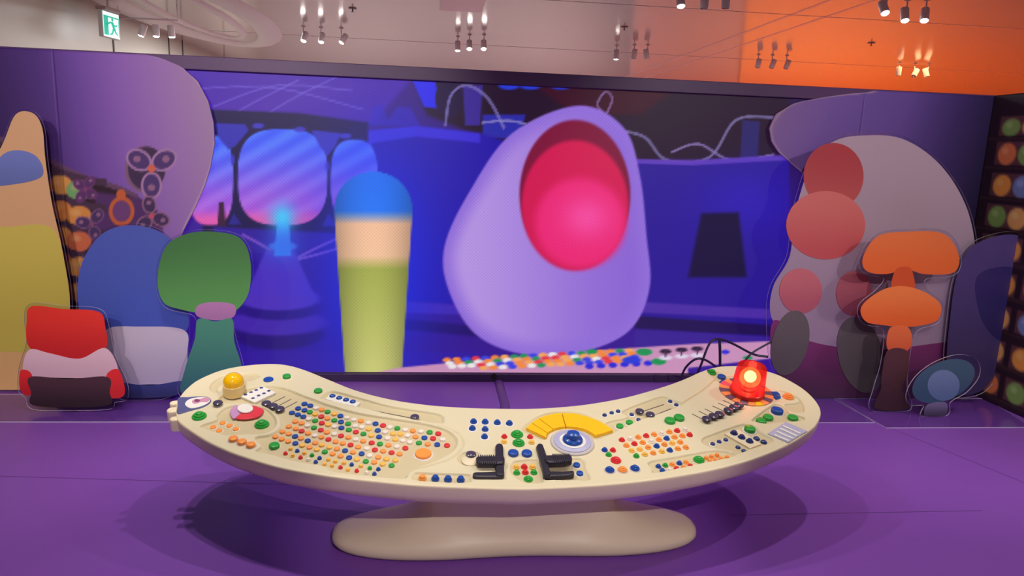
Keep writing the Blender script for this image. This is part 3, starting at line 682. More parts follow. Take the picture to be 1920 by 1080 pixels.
# painted discs at the left end
def inlay(name, P, h, m, n=5): return plate(name, P, h-0.006, h, m, con, 0.0015, n)
hb = hat(*tuv(*c1(730, 505)))
inlay('dial_disc', PX(c1, [(590, 500), (615, 465), (650, 450), (700, 500), (630, 560), (600, 540)]), hb+0.012, mat('mauve_panel', (196, 148, 196), 0.4))
inlay('dial_disc', PX(c1, [(640, 555), (700, 500), (770, 455), (840, 470), (875, 492), (840, 540), (760, 562), (690, 566)]), hb+0.012, mat('coral_red_panel', (226, 60, 76), 0.4))
inlay('dial_disc', PX(c1, [(720+66*math.cos(a), 488+37*math.sin(a)) for a in np.linspace(0, 2*math.pi, 12, False)]), hb+0.02, M_white)
inlay('end_inlay', PX(c1, [(158, 392), (240, 386), (330, 380), (400, 385), (432, 405), (420, 435), (360, 470), (250, 500), (150, 525), (148, 460)]), 0.004, mat('slate_blue_panel', (86, 92, 140), 0.4), 4)
inlay('end_inlay', PX(c1, [(212, 450), (240, 412), (310, 392), (390, 390), (425, 405), (410, 435), (350, 465), (260, 482)]), 0.006, M_white, 5)
inlay('end_inlay', PX(c1, [(272, 425), (300, 408), (340, 408), (385, 395), (422, 405), (400, 432), (350, 432), (310, 446), (280, 442)]), 0.008, mat('dusty_pink_panel', (206, 146, 176), 0.4), 5)
inlay('end_inlay', PX(c1, [(297+24*math.cos(a)+18, 424+12*math.sin(a)) for a in np.linspace(0, 2*math.pi, 10, False)]), 0.0095, mat('wine_panel', (128, 66, 100), 0.4), 4)
for (x, y, L, wd) in ((112, 418, 42, 17), (98, 478, 52, 22), (116, 552, 46, 18)):       # the three rounded lugs at the end
    A = tuv(*c1(x-L+8, y)); B = tuv(*c1(x+L+12, y-6)); wv = wd*1.9*pxm(340, 760)/4.5
    q = [(-wv, 0)]
    d = (B-A)/np.linalg.norm(B-A); nn = np.array([-d[1], d[0]]); P = []
    for k in range(9): w = math.pi/2+math.pi*k/8; P.append(A+d*(math.cos(w)*wv+wv)+nn*math.sin(w)*wv)
    P += [B-nn*wv, B+nn*wv]; P = np.array(P); c = P.mean(0)
    obj('end_lug', extrude_xy('end_lug', P-c, -0.06, -0.004, 0.008, 3), M_cream, con, tw(c[0], c[1], 0)-CB, TROT)
# centre
for x, y in ((1295, 415), (1393, 418), (1495, 424), (1597, 430), (1285, 473), (1393, 480), (1388, 543)): button(c2(x, y), 6.6, 'b', 'tier', 'w', 1.42)
for x, y in ((1662, 520), (1675, 592)): button(c2(x, y), 11.6, 'g', 'step')
for c, x, y in lst('r1555,538 y1553,582 r1772,540 y1785,587'): button(c2(x, y), 5.8, c, 'tier')
for x, y in ((683, 632), (805, 634)): button(c3(x, y), 10, 'b', 'cap')
for c, x, y in lst('y710,737 r783,734 y858,737 g715,787 r793,784 g870,784'): button(c3(x, y), 6.6, c, 'tier')
button(c3(820, 842), 9, 'g', 'step')
for x, y in ((1255, 722), (1283, 797)): button(c3(x, y), 6.6, 'b', 'cap', 'w', 1.3)
button(c2(1275, 690), 10, 'd', 'oval', name='knob')
o = lathe('knob_base', [(1, 0), (1, .12), (.9, .2), (0, .2)], 24); uv = tuv(*c2(1268, 730)); obj('knob_base', o, M_cream, con, tw(uv[0], uv[1], -0.006)-CB, TROT, 0.034)
# yellow fan of four plates round the joystick
Ja = tuv(*c3(1215, 530))
outer = catmull([tuv(*c3(*q)) for q in ((797, 405), (848, 360), (912, 318), (1010, 285), (1120, 270), (1260, 280), (1400, 320), (1500, 368), (1582, 425))], 6, False)
inner = catmull([tuv(*c3(*q)) for q in ((975, 490), (990, 450), (1040, 415), (1095, 398), (1155, 393), (1230, 396), (1310, 410), (1375, 438), (1425, 473))], 6, False)
cuts = [0, 6, 12, 24, 48]
for a, b in zip(cuts, cuts[1:]):
    A = outer[a:b+1].copy(); B = inner[a:b+1].copy(); g_ = 0.0018
    da = (A[1]-A[0])/np.linalg.norm(A[1]-A[0]); A[0] += da*g_; B[0] += da*g_; db = (A[-1]-A[-2])/np.linalg.norm(A[-1]-A[-2]); A[-1] -= db*g_; B[-1] -= db*g_
    plate('fan_plate', np.vstack([A, B[::-1]]), -0.008, 0.006, M_yel)
R0 = 195/4.8*pxm(1073, 830)
def disc(name, prof, m, uv, h, r, seg=40): return obj(name, lathe(name, prof, seg), m, con, tw(uv[0], uv[1], h)-CB, TROT, r)
disc('joystick_plate', [(1, 0), (1, .05), (.97, .08), (0, .08)], M_grey, Ja, 0.0, R0)
disc('joystick_ring', [(1, 0), (1, .04), (.97, .06), (0, .06)], M_lilac, Ja, 0.08*R0, R0*0.85)
disc('joystick_ring', [(1, 0), (1, .02), (0, .02)], M_white, Ja, 0.135*R0, R0*0.6)
disc('joystick', [(1, 0), (1, .16), (.9, .3), (.66, .36), (.62, .4), (.66, .62), (.6, .82), (.36, .95), (0, 1.0)], BUT['b'], Ja, 0.145*R0, R0*0.46)
# black grip levers
def grip(side, fn, bar, up_, low):
    body = plate('grip_lever', PX(fn, bar), -0.008, 0.020, M_black, con, 0.006, 0)
    q = np.array(PX(fn, up_)); c = q.mean(0)
    a = obj('grip', extrude_xy('grip', catmull(q-c, 4), 0.010, 0.031, 0.008, 3), M_black, con, tw(c[0], c[1], 0)-CB, TROT)
    q2 = np.array(PX(fn, low)); c2_ = q2.mean(0)
    obj('grip', extrude_xy('grip', catmull(q2-c2_, 4), -0.008, 0.013, 0.006, 3), M_black, con, tw(c2_[0], c2_[1], 0)-CB, TROT)
    lo, hi = q[:, 0].min(), q[:, 0].max(); vm = q[:, 1].mean(); hv = (q[:, 1].max()-q[:, 1].min())*0.5
    for k in range(9):                                   # ribs moulded on the grip
        u = lo+(hi-lo)*(0.1+0.075*k) if side < 0 else lo+(hi-lo)*(0.3+0.075*k)
        obj('grip_rib', boxm('grip_rib', (-0.0022, -hv*1.0, 0.018), (0.0022, hv*1.0, 0.0333), 0.001), M_black, a, (u-c[0], vm-c[1], 0))
grip(-1, c3, [(520, 590), (532, 572), (560, 566), (585, 576), (592, 600), (602, 845), (590, 855), (535, 855), (525, 840)], [(345, 730), (360, 705), (450, 700), (560, 700), (598, 705), (600, 755), (560, 768), (450, 768), (365, 765)], [(318, 838), (335, 815), (430, 812), (540, 806), (580, 815), (590, 850), (540, 858), (420, 858), (335, 856)])
grip(1, c3, [(888, 592), (900, 572), (925, 566), (948, 578), (956, 600), (990, 700), (1015, 840), (1005, 850), (955, 852), (930, 740)], [(965, 700), (1000, 692), (1100, 690), (1190, 690), (1208, 712), (1205, 742), (1180, 752), (1080, 758), (980, 755)], [(965, 820), (1020, 806), (1120, 808), (1215, 800), (1230, 820), (1215, 838), (1120, 846), (1030, 850), (970, 850)])
# right half
for x, y in ((140, 415), (195, 397), (245, 385), (353, 397), (407, 438), (655, 295), (703, 322)): button(c4(x, y), 4.3, 'n', 'dome', 'w', 1.5)
for x, y in ((260, 492), (335, 464)): button(c4(x, y), 6.8, 'g', 'cap', 'w', 1.3)
lever(c4, (415, 375), (450, 367), (605, 315), 8.2); lever(c4, (497, 402), (530, 400), (662, 348), 8.6)
for x, y in ((650, 463), (722, 440)): button(c4(x, y), 9.8, 'g', 'cap')
for kn, a, b in (((935, 452), (825, 402), (900, 440)), ((988, 430), (878, 380), (950, 417)), ((1037, 413), (925, 362), (1005, 402)), ((1105, 385), (985, 340), (1072, 380)), ((1148, 362), (1030, 317), (1115, 353)), ((1187, 342), (1068, 295), (1150, 333))):
    lever(c4, kn, a, b, 9.0)
KD = 'r275,605 w340,597 o403,583 r465,573 o527,562 w585,555 o647,543 r707,533 w768,527 o310,648 r373,635 o438,625 w505,617 o565,602 b625,593 o687,583 o748,573 r805,565 y352,688 y415,678 o480,663 b547,653 o608,640 y670,630 o732,622 g388,730 y455,718 o520,707 y588,695 b650,685 o713,673 o775,663'
for c, x, y in lst(KD): button(c4(x, y), 5.9, c, 'tier', name='field_button', yoff=1)
for c, x, y in lst('b140,687 r205,689 g172,724'): button(c4(x, y), 5.9, c, 'tier')
button(c4(228, 768), 10, 'r', 'step')
for c, x, y in lst('b180,845 o280,843 b377,833'): button(c4(x, y), 8.6, c, 'step', 'g', 1.25)
for c, x, y in lst('b563,797 g617,789 o672,782 b727,772 o780,765 b595,830 w650,824 r707,814 o765,805 r815,795'): button(c4(x, y), 5.5, c, 'tier', name='strip_button', yoff=1)
button(c4(880, 750), 10.4, 'g', 'step')
for x, y in ((937, 732), (978, 720), (1022, 710), (970, 757), (1013, 748), (1057, 738), (1100, 727)): button(c4(x, y), 4.4, 'o', 'tall', name='strip_button', yoff=1.5)
for x, y in ((988, 627), (1038, 610), (1090, 595)): button(c4(x, y), 4.5, 'n', 'dome', 'w', 1.4)
plate('button_plate', PX(c4, [(1080, 553), (1190, 520), (1365, 635), (1280, 668)]), -0.01, -0.001, M_cream)
for x, y in ((1153, 552), (1213, 584), (1275, 615)): button(c4(x, y), 7, 'n', 'tier', dz=0.005)
for x, y in ((1332, 585), (1388, 612)): button(c4(x, y), 6, 'n', 'dome')
for x, y in ((1187, 652), (1233, 680)): button(c4(x, y), 4.8, 'n', 'dome')
button(c4(1277, 522), 10.2, 'g', 'cap', 'w', 1.25)
for x, y in ((1367, 452), (1420, 425), (1615, 428)): button(c4(x, y), 9.4, 'g', 'cap')
button(c4(1490, 380), 11, 'b', 'cap', 'w', 1.14); button(c4(1578, 272), 10, 'o', 'step'); button(c4(1057, 108), 7.6, 'b', 'cap'); button(c4(982, 74), 7.6, 'g', 'tier')
plate('arrow_tab', PX(c4, [(1035, 158), (1052, 140), (1088, 135), (1065, 158)]), -0.005, 0.004, BUT['b']); plate('arrow_tab', PX(c4, [(1440, 232), (1490, 232), (1512, 254), (1452, 258)]), -0.005, 0.005, BUT['b']); plate('arrow_tab', PX(c4, [(1450, 264), (1516, 262), (1518, 282), (1480, 292)]), -0.005, 0.005, BUT['b'])
gr = plate('vent_grille', PX(c4, [(1415, 560), (1557, 468), (1725, 540), (1575, 632)]), -0.004, 0.004, M_lilac)
gc = np.array(PX(c4, [(1415, 560), (1557, 468), (1725, 540), (1575, 632)])).mean(0)
for (a, b) in (((1533, 502), (1672, 565)), ((1510, 524), (1645, 585)), ((1485, 547), (1612, 604)), ((1462, 572), (1580, 622))):
    A, B = tuv(*c4(*a)), tuv(*c4(*b)); d = (B-A)/np.linalg.norm(B-A); nn = np.array([-d[1], d[0]])*0.0055; Q = np.array([A-nn, B-nn, B+nn, A+nn])
    obj('grille_bar', extrude_xy('grille_bar', Q-gc, 0.003, 0.008, 0.001), M_white, gr)
# segmented disc under the beacon
Bc = tuv(*c4(1247, 231)); RB = 197/4.174*pxm(1398, 735)
sc = ['o', 'p', 'o', 'p', 'o', 'p', 'o', 'q', 'o', 'p', 'o', 'p', 'o', 'p', 'o', 'y', 'o', 'p', 'o', 'p']
for k, c in enumerate(sc):
    a0 = 2*math.pi*k/len(sc)+0.012; a1 = 2*math.pi*(k+1)/len(sc)-0.012; aa = np.linspace(a0, a1, 5)
    Pp = [(RB*math.cos(w), RB*math.sin(w)) for w in aa]+[(RB*0.6*math.cos(w), RB*0.6*math.sin(w)) for w in aa[::-1]]
    m = {'o': mat('apricot_panel', (248, 150, 88), 0.4), 'p': mat('plum_panel', (112, 84, 110), 0.4), 'q': mat('rose_panel', (232, 88, 110), 0.4), 'y': M_yel}[c]
    obj('disc_segment', extrude_xy('disc_segment', Pp, -0.003, 0.005, 0.001), m, con, tw(Bc[0], Bc[1], 0)-CB, TROT)
# ---------------------------------------------------------------- beacon lamp and yellow dome lamp on the console
bw = tw(*tuv(*c4(1252, 243)), 0.0035)
be = thing('warning_beacon', 'glowing red rotating-style warning beacon on the right end of the console', 'beacon lamp', bw); be.rotation_euler = TROT
rB = 124/4.174*pxm(1400, 738)
obj('base', lathe('base', [(1.02, 0), (1.04, .1), (1.0, .24), (.9, .3), (0, .3)], 32), mat('beacon_red', (214, 30, 30), 0.25), be, None, None, rB)
def redglass():
    m = bpy.data.materials.new('red_translucent_plastic'); m.use_nodes = True; nt = m.node_tree
    for n_ in list(nt.nodes): nt.nodes.remove(n_)
    out = nt.nodes.new('ShaderNodeOutputMaterial'); t_ = nt.nodes.new('ShaderNodeBsdfTransparent'); t_.inputs[0].default_value = (1.0, 0.22, 0.16, 1)
    d_ = nt.nodes.new('ShaderNodeBsdfTranslucent'); d_.inputs[0].default_value = (0.62, 0.015, 0.03, 1); g_ = nt.nodes.new('ShaderNodeBsdfGlossy'); g_.inputs['Roughness'].default_value = 0.12
    m1 = nt.nodes.new('ShaderNodeMixShader'); m1.inputs[0].default_value = 0.3; nt.links.new(t_.outputs[0], m1.inputs[1]); nt.links.new(d_.outputs[0], m1.inputs[2])
    m2 = nt.nodes.new('ShaderNodeMixShader'); m2.inputs[0].default_value = 0.08; nt.links.new(m1.outputs[0], m2.inputs[1]); nt.links.new(g_.outputs[0], m2.inputs[2])
    nt.links.new(m2.outputs[0], out.inputs[0]); return m
obj('lens', lathe('lens', [(.98, .28), (.90, 1.3), (.86, 1.72), (.80, 1.86), (.5, 1.93), (0, 1.95)], 40), redglass(), be, None, None, rB)
obj('lamp_holder', lathe('lamp_holder', [(.5, .3), (.46, .4), (.3, .44), (.22, .6), (0, .6)], 20), mat('holder_red', (200, 30, 40), 0.3), be, None, None, rB)
def emis(name, c, s_):
    m = bpy.data.materials.new(name); m.use_nodes = True; nt = m.node_tree; b = nt.nodes['Principled BSDF']
    b.inputs['Base Color'].default_value = (*c, 1); b.inputs['Emission Color'].default_value = (*c, 1); b.inputs['Emission Strength'].default_value = s_; return m
def globe_mat():
    m = bpy.data.materials.new('glowing_globe'); m.use_nodes = True; nt = m.node_tree
    for n_ in list(nt.nodes): nt.nodes.remove(n_)
    out = nt.nodes.new('ShaderNodeOutputMaterial'); t_ = nt.nodes.new('ShaderNodeBsdfTransparent'); e_ = nt.nodes.new('ShaderNodeEmission'); e_.inputs[0].default_value = (1.0, 0.60, 0.16, 1); e_.inputs[1].default_value = 3.0
    m1 = nt.nodes.new('ShaderNodeMixShader'); m1.inputs[0].default_value = 0.45; nt.links.new(t_.outputs[0], m1.inputs[1]); nt.links.new(e_.outputs[0], m1.inputs[2]); nt.links.new(m1.outputs[0], out.inputs[0]); return m
def sph(name, r, zc): return lathe(name, [(0, zc-r)]+[(r*math.sin(w), zc-r*math.cos(w)) for w in np.linspace(0.2, math.pi-0.2, 11)]+[(0, zc+r)], 24)
gl = obj('bulb', sph('bulb', 0.62, 1.08), globe_mat(), be, None, None, rB)
obj('filament', sph('filament', 0.36, 1.15), emis('filament_glow', (1.0, 0.84, 0.5), 16.0), gl)
pl = bpy.data.lights.new('beacon_light', 'POINT'); pl.energy = 1.5; pl.color = (1, 0.35, 0.25); pl.shadow_soft_size = 0.03
plo = bpy.data.objects.new('beacon_light', pl); COL.objects.link(plo); plo.parent = be; plo.location = (0, 0, rB*1.0)
dw = tw(*tuv(*c1(630, 338)), -0.0065)
dl = thing('dome_lamp', 'glossy yellow dome lamp on a beige collar at the left end of the console', 'dome lamp', dw); dl.rotation_euler = TROT
rD = 94/4.5*pxm(440, 735)
obj('collar', lathe('collar', [(1.0, 0), (1.03, .06), (.98, 1.0), (.9, 1.04), (0, 1.04)], 32), mat('beige_collar', (236, 208, 142), 0.35), dl, None, None, rD)
obj('dome', lathe('dome', [(.92, 1.0)]+[(.92*math.cos(w), 1.25+.84*math.sin(w)) for w in np.linspace(0, math.pi/2-0.02, 9)]+[(0, 2.09)], 32), mat('glossy_yellow', (252, 194, 0), 0.12, 0.6, coat=0.4), dl, None, None, rD)

# ---------------------------------------------------------------- printed acrylic standees (plain colour fields, rounded outlines)
def field_mat(name, c, c2):
    m = bpy.data.materials.new(name); m.use_nodes = True; nt = m.node_tree; b = nt.nodes['Principled BSDF']
    tc = nt.nodes.new('ShaderNodeTexCoord'); sx = nt.nodes.new('ShaderNodeSeparateXYZ'); nt.links.new(tc.outputs['Generated'], sx.inputs[0])
    rp_ = nt.nodes.new('ShaderNodeValToRGB'); rp_.color_ramp.elements[0].color = (*lin(c2), 1); rp_.color_ramp.elements[1].color = (*lin(c), 1); rp_.color_ramp.interpolation = 'EASE'
    nt.links.new(sx.outputs['Z'], rp_.inputs[0]); nt.links.new(rp_.outputs[0], b.inputs['Base Color']); b.inputs['Roughness'].default_value = 0.4
    return m
def standee(name, label, depth, outline, fields, footpx, plate_d=None, margin=0.012):
    O = catmull(outline, 6); Q = np.array([wallp(x, y, depth)[[0, 2]] for x, y in O])
    zb = 0.006
    fx = wallp(*footpx, depth)[0]
    r = thing(name, label, 'standee', (fx, depth, 0), 'printed acrylic standees')
    Q[:, 1] = np.maximum(Q[:, 1], 0.012); Qo = offset2(resample(Q, 150, True), margin); Qo[:, 1] = np.maximum(Qo[:, 1], 0.004)
    me = extrude_xy('acrylic_panel', (Qo-np.array([fx, 0])), -0.004, 0.004)
    me.materials.append(M_acr); me.materials.append(M_acre)
    for pg in me.polygons: pg.material_index = 1 if abs(pg.normal.z) < 0.5 else 0
    obj('acrylic_panel', me, None, r, (0, 0, 0), (math.pi/2, 0, 0))
    # foot tab
    obj('foot_tab', boxm('foot_tab', (-0.04, -0.004, 0.0), (0.04, 0.004, 0.012)), M_acr, r)
    for k, (pts, c, c2) in enumerate(fields):
        Pf = catmull(pts, 6); Pf = np.array([wallp(x, y, depth)[[0, 2]] for x, y in Pf]); Pf[:, 1] = np.maximum(Pf[:, 1], 0.012)
        Pf = Pf-np.array([fx, 0]); n = len(Pf)
        y0 = -0.0045; y1 = -0.0055-0.0012*k
        me = mesh('printed_field', [(x, y1, z) for x, z in Pf]+[(x, y0, z) for x, z in Pf], [tuple(range(n))]+[tuple(range(2*n-1, n-1, -1))]+[(i, (i+1) % n, n+(i+1) % n, n+i)[::-1] for i in range(n)])
        bm = bmesh.new(); bm.from_mesh(me); bmesh.ops.recalc_face_normals(bm, faces=bm.faces[:]); bm.to_mesh(me); bm.free()
        obj('printed_field', me, field_mat('print_'+name, c, c2), r)
    return r
def EL(cx, cy, rx, ry, n=12, rot=0.0):
    return [(cx+rx*math.cos(a)*math.cos(rot)-ry*math.sin(a)*math.sin(rot), cy+rx*math.cos(a)*math.sin(rot)+ry*math.sin(a)*math.cos(rot)) for a in np.linspace(0, 2*math.pi, n, False)]
def SQ(x0, y0, x1, y1, n=20, p=0.45):
    cx, cy, rx, ry = (x0+x1)/2, (y0+y1)/2, (x1-x0)/2, (y1-y0)/2
    return [(cx+rx*math.copysign(abs(math.cos(a))**p, math.cos(a)), cy+ry*math.copysign(abs(math.sin(a))**p, math.sin(a))) for a in np.linspace(0, 2*math.pi, n, False)]
standee('column_standee', 'tall yellow-green standee with a peach and blue top at the left edge', 4.78,
        [(30, 215), (62, 212), (80, 240), (86, 300), (98, 380), (118, 470), (132, 570), (118, 660), (78, 735), (20, 735), (-40, 720), (-52, 600), (-46, 440), (-30, 340), (6, 270)],
        [([(30, 215), (62, 212), (80, 240), (86, 300), (98, 380), (118, 470), (132, 570), (118, 660), (78, 733), (20, 733), (-40, 720), (-52, 600), (-46, 440), (-30, 340), (6, 270)], (240, 190, 140), (226, 180, 120)),
         ([(-45, 440), (20, 425), (94, 425), (118, 475), (131, 570), (117, 650), (40, 660), (-45, 645), (-50, 560)], (226, 210, 96), (206, 190, 84)),
         ([(-28, 345), (4, 292), (40, 282), (72, 296), (80, 330), (30, 345)], (126, 142, 214), (110, 126, 190))], (40, 740))
standee('blue_dome_standee', 'blue domed standee with a pale knit-grey lower half, behind the green one', 4.60,
        [(248, 422), (310, 440), (345, 490), (352, 570), (350, 660), (345, 720), (300, 746), (230, 746), (205, 720), (160, 650), (148, 580), (152, 500), (190, 440)],
        [([(248, 422), (310, 440), (345, 490), (352, 570), (345, 625), (250, 640), (170, 610), (148, 575), (152, 500), (190, 440)], (84, 104, 196), (70, 92, 190)),
         ([(200, 618), (260, 612), (345, 618), (352, 660), (345, 712), (280, 720), (215, 715), (195, 670)], (206, 196, 216), (176, 164, 196)),
         ([(215, 716), (280, 722), (345, 714), (335, 738), (290, 745), (235, 745), (212, 735)], (52, 60, 130), (36, 40, 96))], (275, 750))
standee('green_mushroom_standee', 'green rounded standee with a lilac band and teal flared base beside the screen', 4.50,
        [(395, 434), (450, 446), (470, 490), (466, 550), (440, 585), (436, 620), (452, 680), (462, 740), (400, 752), (340, 740), (345, 690), (368, 630), (366, 590), (310, 572), (296, 520), (310, 465), (345, 440)],
        [([(395, 434), (450, 446), (470, 490), (466, 550), (438, 585), (400, 590), (340, 580), (306, 565), (296, 520), (310, 465), (345, 440)], (66, 124, 66), (92, 160, 84)),
         ([(372, 572), (405, 566), (440, 572), (438, 594), (405, 600), (370, 592)], (186, 130, 180), (170, 120, 170)),
         ([(372, 598), (405, 602), (436, 598), (440, 640), (453, 682), (461, 738), (400, 750), (342, 738), (348, 690), (366, 635)], (74, 146, 120), (44, 100, 112))], (400, 752))
standee('red_block_standee', 'short red blocky standee with a pale band and dark brown bottom at front left', 4.40,
        [(60, 572), (120, 577), (185, 582), (200, 610), (212, 665), (234, 715), (236, 745), (212, 752), (204, 764), (130, 766), (62, 764), (52, 745), (38, 730), (40, 690), (54, 640), (50, 600)],
        [([(60, 574), (120, 579), (185, 584), (198, 612), (198, 655), (150, 676), (90, 668), (54, 648), (51, 602)], (236, 58, 44), (196, 34, 34)),
         ([(56, 655), (95, 662), (150, 672), (198, 652), (222, 690), (205, 706), (130, 708), (58, 704), (44, 690)], (226, 192, 200), (206, 170, 184)),
         ([(40, 694), (60, 700), (62, 735), (48, 740), (38, 725)], (222, 44, 40), (180, 26, 34)),
         ([(202, 700), (222, 692), (234, 722), (232, 742), (208, 745), (202, 725)], (226, 46, 44), (200, 36, 40)),
         ([(58, 706), (130, 710), (203, 706), (207, 735), (206, 758), (130, 763), (62, 758), (60, 735)], (74, 46, 54), (40, 24, 30))], (132, 768))
standee('lilac_dome_standee', 'huge lilac-grey domed standee with a salmon pink disc, right of the screen', 4.62,
        [(1620, 252), (1690, 258), (1755, 300), (1805, 370), (1828, 450), (1830, 560), (1820, 660), (1790, 735), (1700, 748), (1600, 750), (1500, 745), (1450, 690), (1440, 600), (1446, 540), (1478, 480), (1488, 400), (1520, 300), (1565, 262)],
        [([(1620, 254), (1690, 260), (1755, 302), (1803, 370), (1826, 450), (1828, 560), (1800, 640), (1700, 668), (1590, 672), (1500, 650), (1448, 600), (1448, 540), (1480, 480), (1490, 400), (1522, 302), (1565, 264)], (196, 176, 190), (150, 128, 156)),
         ([(1450, 600), (1520, 640), (1640, 655), (1780, 640), (1815, 640), (1790, 730), (1700, 745), (1600, 747), (1502, 742), (1452, 690)], (126, 50, 110), (70, 36, 70)),
         (EL(1562, 330, 56, 62), (190, 70, 78), (206, 96, 96)),
         (EL(1547, 422, 74, 64), (232, 128, 122), (206, 92, 96)),
         (EL(1500, 545, 40, 42), (206, 116, 124), (176, 90, 108)), (EL(1600, 550, 34, 42), (196, 108, 120), (160, 84, 104)),
         (EL(1480, 642, 34, 62, rot=0.25), (100, 92, 96), (84, 76, 82)), (EL(1612, 665, 42, 72, rot=-0.25), (100, 92, 96), (84, 76, 82))], (1600, 750))
standee('indigo_standee', 'dark indigo rounded standee at the right edge in front of the ball rack', 4.55,
        [(1862, 442), (1910, 440), (1960, 470), (1968, 560), (1930, 640), (1880, 690), (1840, 735), (1780, 738), (1772, 680), (1778, 600), (1790, 520), (1815, 465)],
        [([(1862, 444), (1910, 442), (1958, 472), (1966, 560), (1928, 638), (1878, 688), (1838, 733), (1784, 736), (1774, 680), (1780, 600), (1792, 520), (1817, 467)], (84, 70, 132), (54, 44, 86)),
         ([(1830, 520), (1890, 500), (1945, 530), (1930, 610), (1880, 640), (1840, 600)], (54, 46, 112), (44, 36, 90))], (1815, 742))
standee('orange_fan_standee', 'orange fan-topped standee with a wide orange band and brown stem at right', 4.36,
        [(1705, 432), (1770, 436), (1798, 475), (1790, 512), (1735, 520), (1735, 545), (1764, 570), (1758, 602), (1722, 615), (1708, 640), (1700, 690), (1698, 730), (1704, 768), (1636, 768), (1640, 730), (1652, 690), (1660, 640), (1655, 612), (1620, 604), (1612, 574), (1645, 545), (1660, 520), (1620, 508), (1616, 480), (1645, 440)],
        [([(1705, 434), (1768, 438), (1796, 476), (1788, 510), (1735, 514), (1700, 506), (1655, 514), (1622, 506), (1618, 480), (1646, 442)], (230, 120, 66), (226, 104, 50)),
         ([(1690, 500), (1708, 505), (1712, 545), (1672, 545), (1676, 510)], (206, 84, 44), (206, 84, 44)),
         ([(1650, 545), (1690, 536), (1732, 547), (1762, 571), (1756, 600), (1718, 611), (1688, 612), (1655, 609), (1622, 602), (1614, 575)], (238, 130, 70), (226, 100, 44)),
         ([(1672, 612), (1702, 614), (1708, 645), (1690, 662), (1664, 655), (1662, 630)], (226, 112, 64), (206, 90, 54)),
         ([(1664, 656), (1700, 658), (1700, 700), (1690, 730), (1702, 764), (1640, 765), (1650, 730), (1652, 700)], (84, 50, 56), (54, 30, 36))], (1670, 771))
standee('teal_oval_standee', 'small tilted teal oval standee on the clear base at lower right', 4.27,
        [(1702, 738), (1718, 708), (1752, 682), (1795, 668), (1828, 676), (1834, 702), (1812, 732), (1780, 752), (1776, 775), (1750, 786), (1728, 780), (1735, 758), (1708, 756)],
        [(EL(1768, 714, 62, 36, rot=-0.42), (62, 92, 116), (48, 76, 104)), (EL(1768, 722, 30, 29), (104, 126, 166), (82, 104, 148)), ([(1738, 758), (1772, 754), (1772, 775), (1750, 783), (1732, 778)], (110, 100, 140), (60, 56, 84))], (1750, 790))
# clear base plates on the floor
def base_plate(label, pts):
    P = np.array([ground(*q)[:2] for q in pts]); c = P.mean(0)
    me = extrude_xy('acrylic_base', P-c, 0.0005, 0.005); me.materials.append(M_acr); me.materials.append(M_acre)
    for pg in me.polygons: pg.material_index = 1 if abs(pg.normal.z) < 0.5 else 0
    return tag(obj('acrylic_base', me, None, None, (c[0], c[1], 0)), label, 'base plate', 'clear acrylic base plates')
base_plate('clear acrylic floor plate under the left standees', [(-60, 740), (330, 741), (345, 792), (-80, 792)])
base_plate('clear acrylic floor plate under the orange and teal standees', [(1563, 748), (1850, 748), (1935, 802), (1662, 803)])
base_plate('clear acrylic floor plate under the lilac dome standee, behind the console', [(1500, 742), (1560, 742), (1640, 793), (1500, 793)])

# black cable loops rising behind the right end of the console
def loop(label, pts, r, dep):
    Q = [wallp(x, y, dep+dy) for x, y, dy in pts]
    tag(obj('cable', tube('cable', Q, r), mat('cable_black', (44, 36, 62), 0.35)), label, 'cable', 'loose black cables by the screen')
loop('black cable arching highest over the right bottom of the screen', [(1300, 712, 0.2), (1312, 690, 0), (1330, 645, 0), (1348, 636, 0.02), (1375, 645, 0.03), (1412, 664, 0.02), (1440, 669, 0)], 0.008, 4.6)
loop('black cable making the low loop next to the beacon', [(1276, 712, 0.2), (1285, 690, 0.05), (1303, 674, 0), (1320, 674, 0), (1340, 686, 0.02), (1352, 700, 0.05)], 0.008, 4.55)
loop('short upright black cable between the loops', [(1349, 637, 0.02), (1350, 660, 0.0), (1350, 705, 0.0)], 0.010, 4.66)
loop('black cable slanting up to the lilac standee', [(1362, 702, 0.05), (1390, 684, 0), (1410, 662, 0), (1446, 641, 0.01)], 0.007, 4.56)

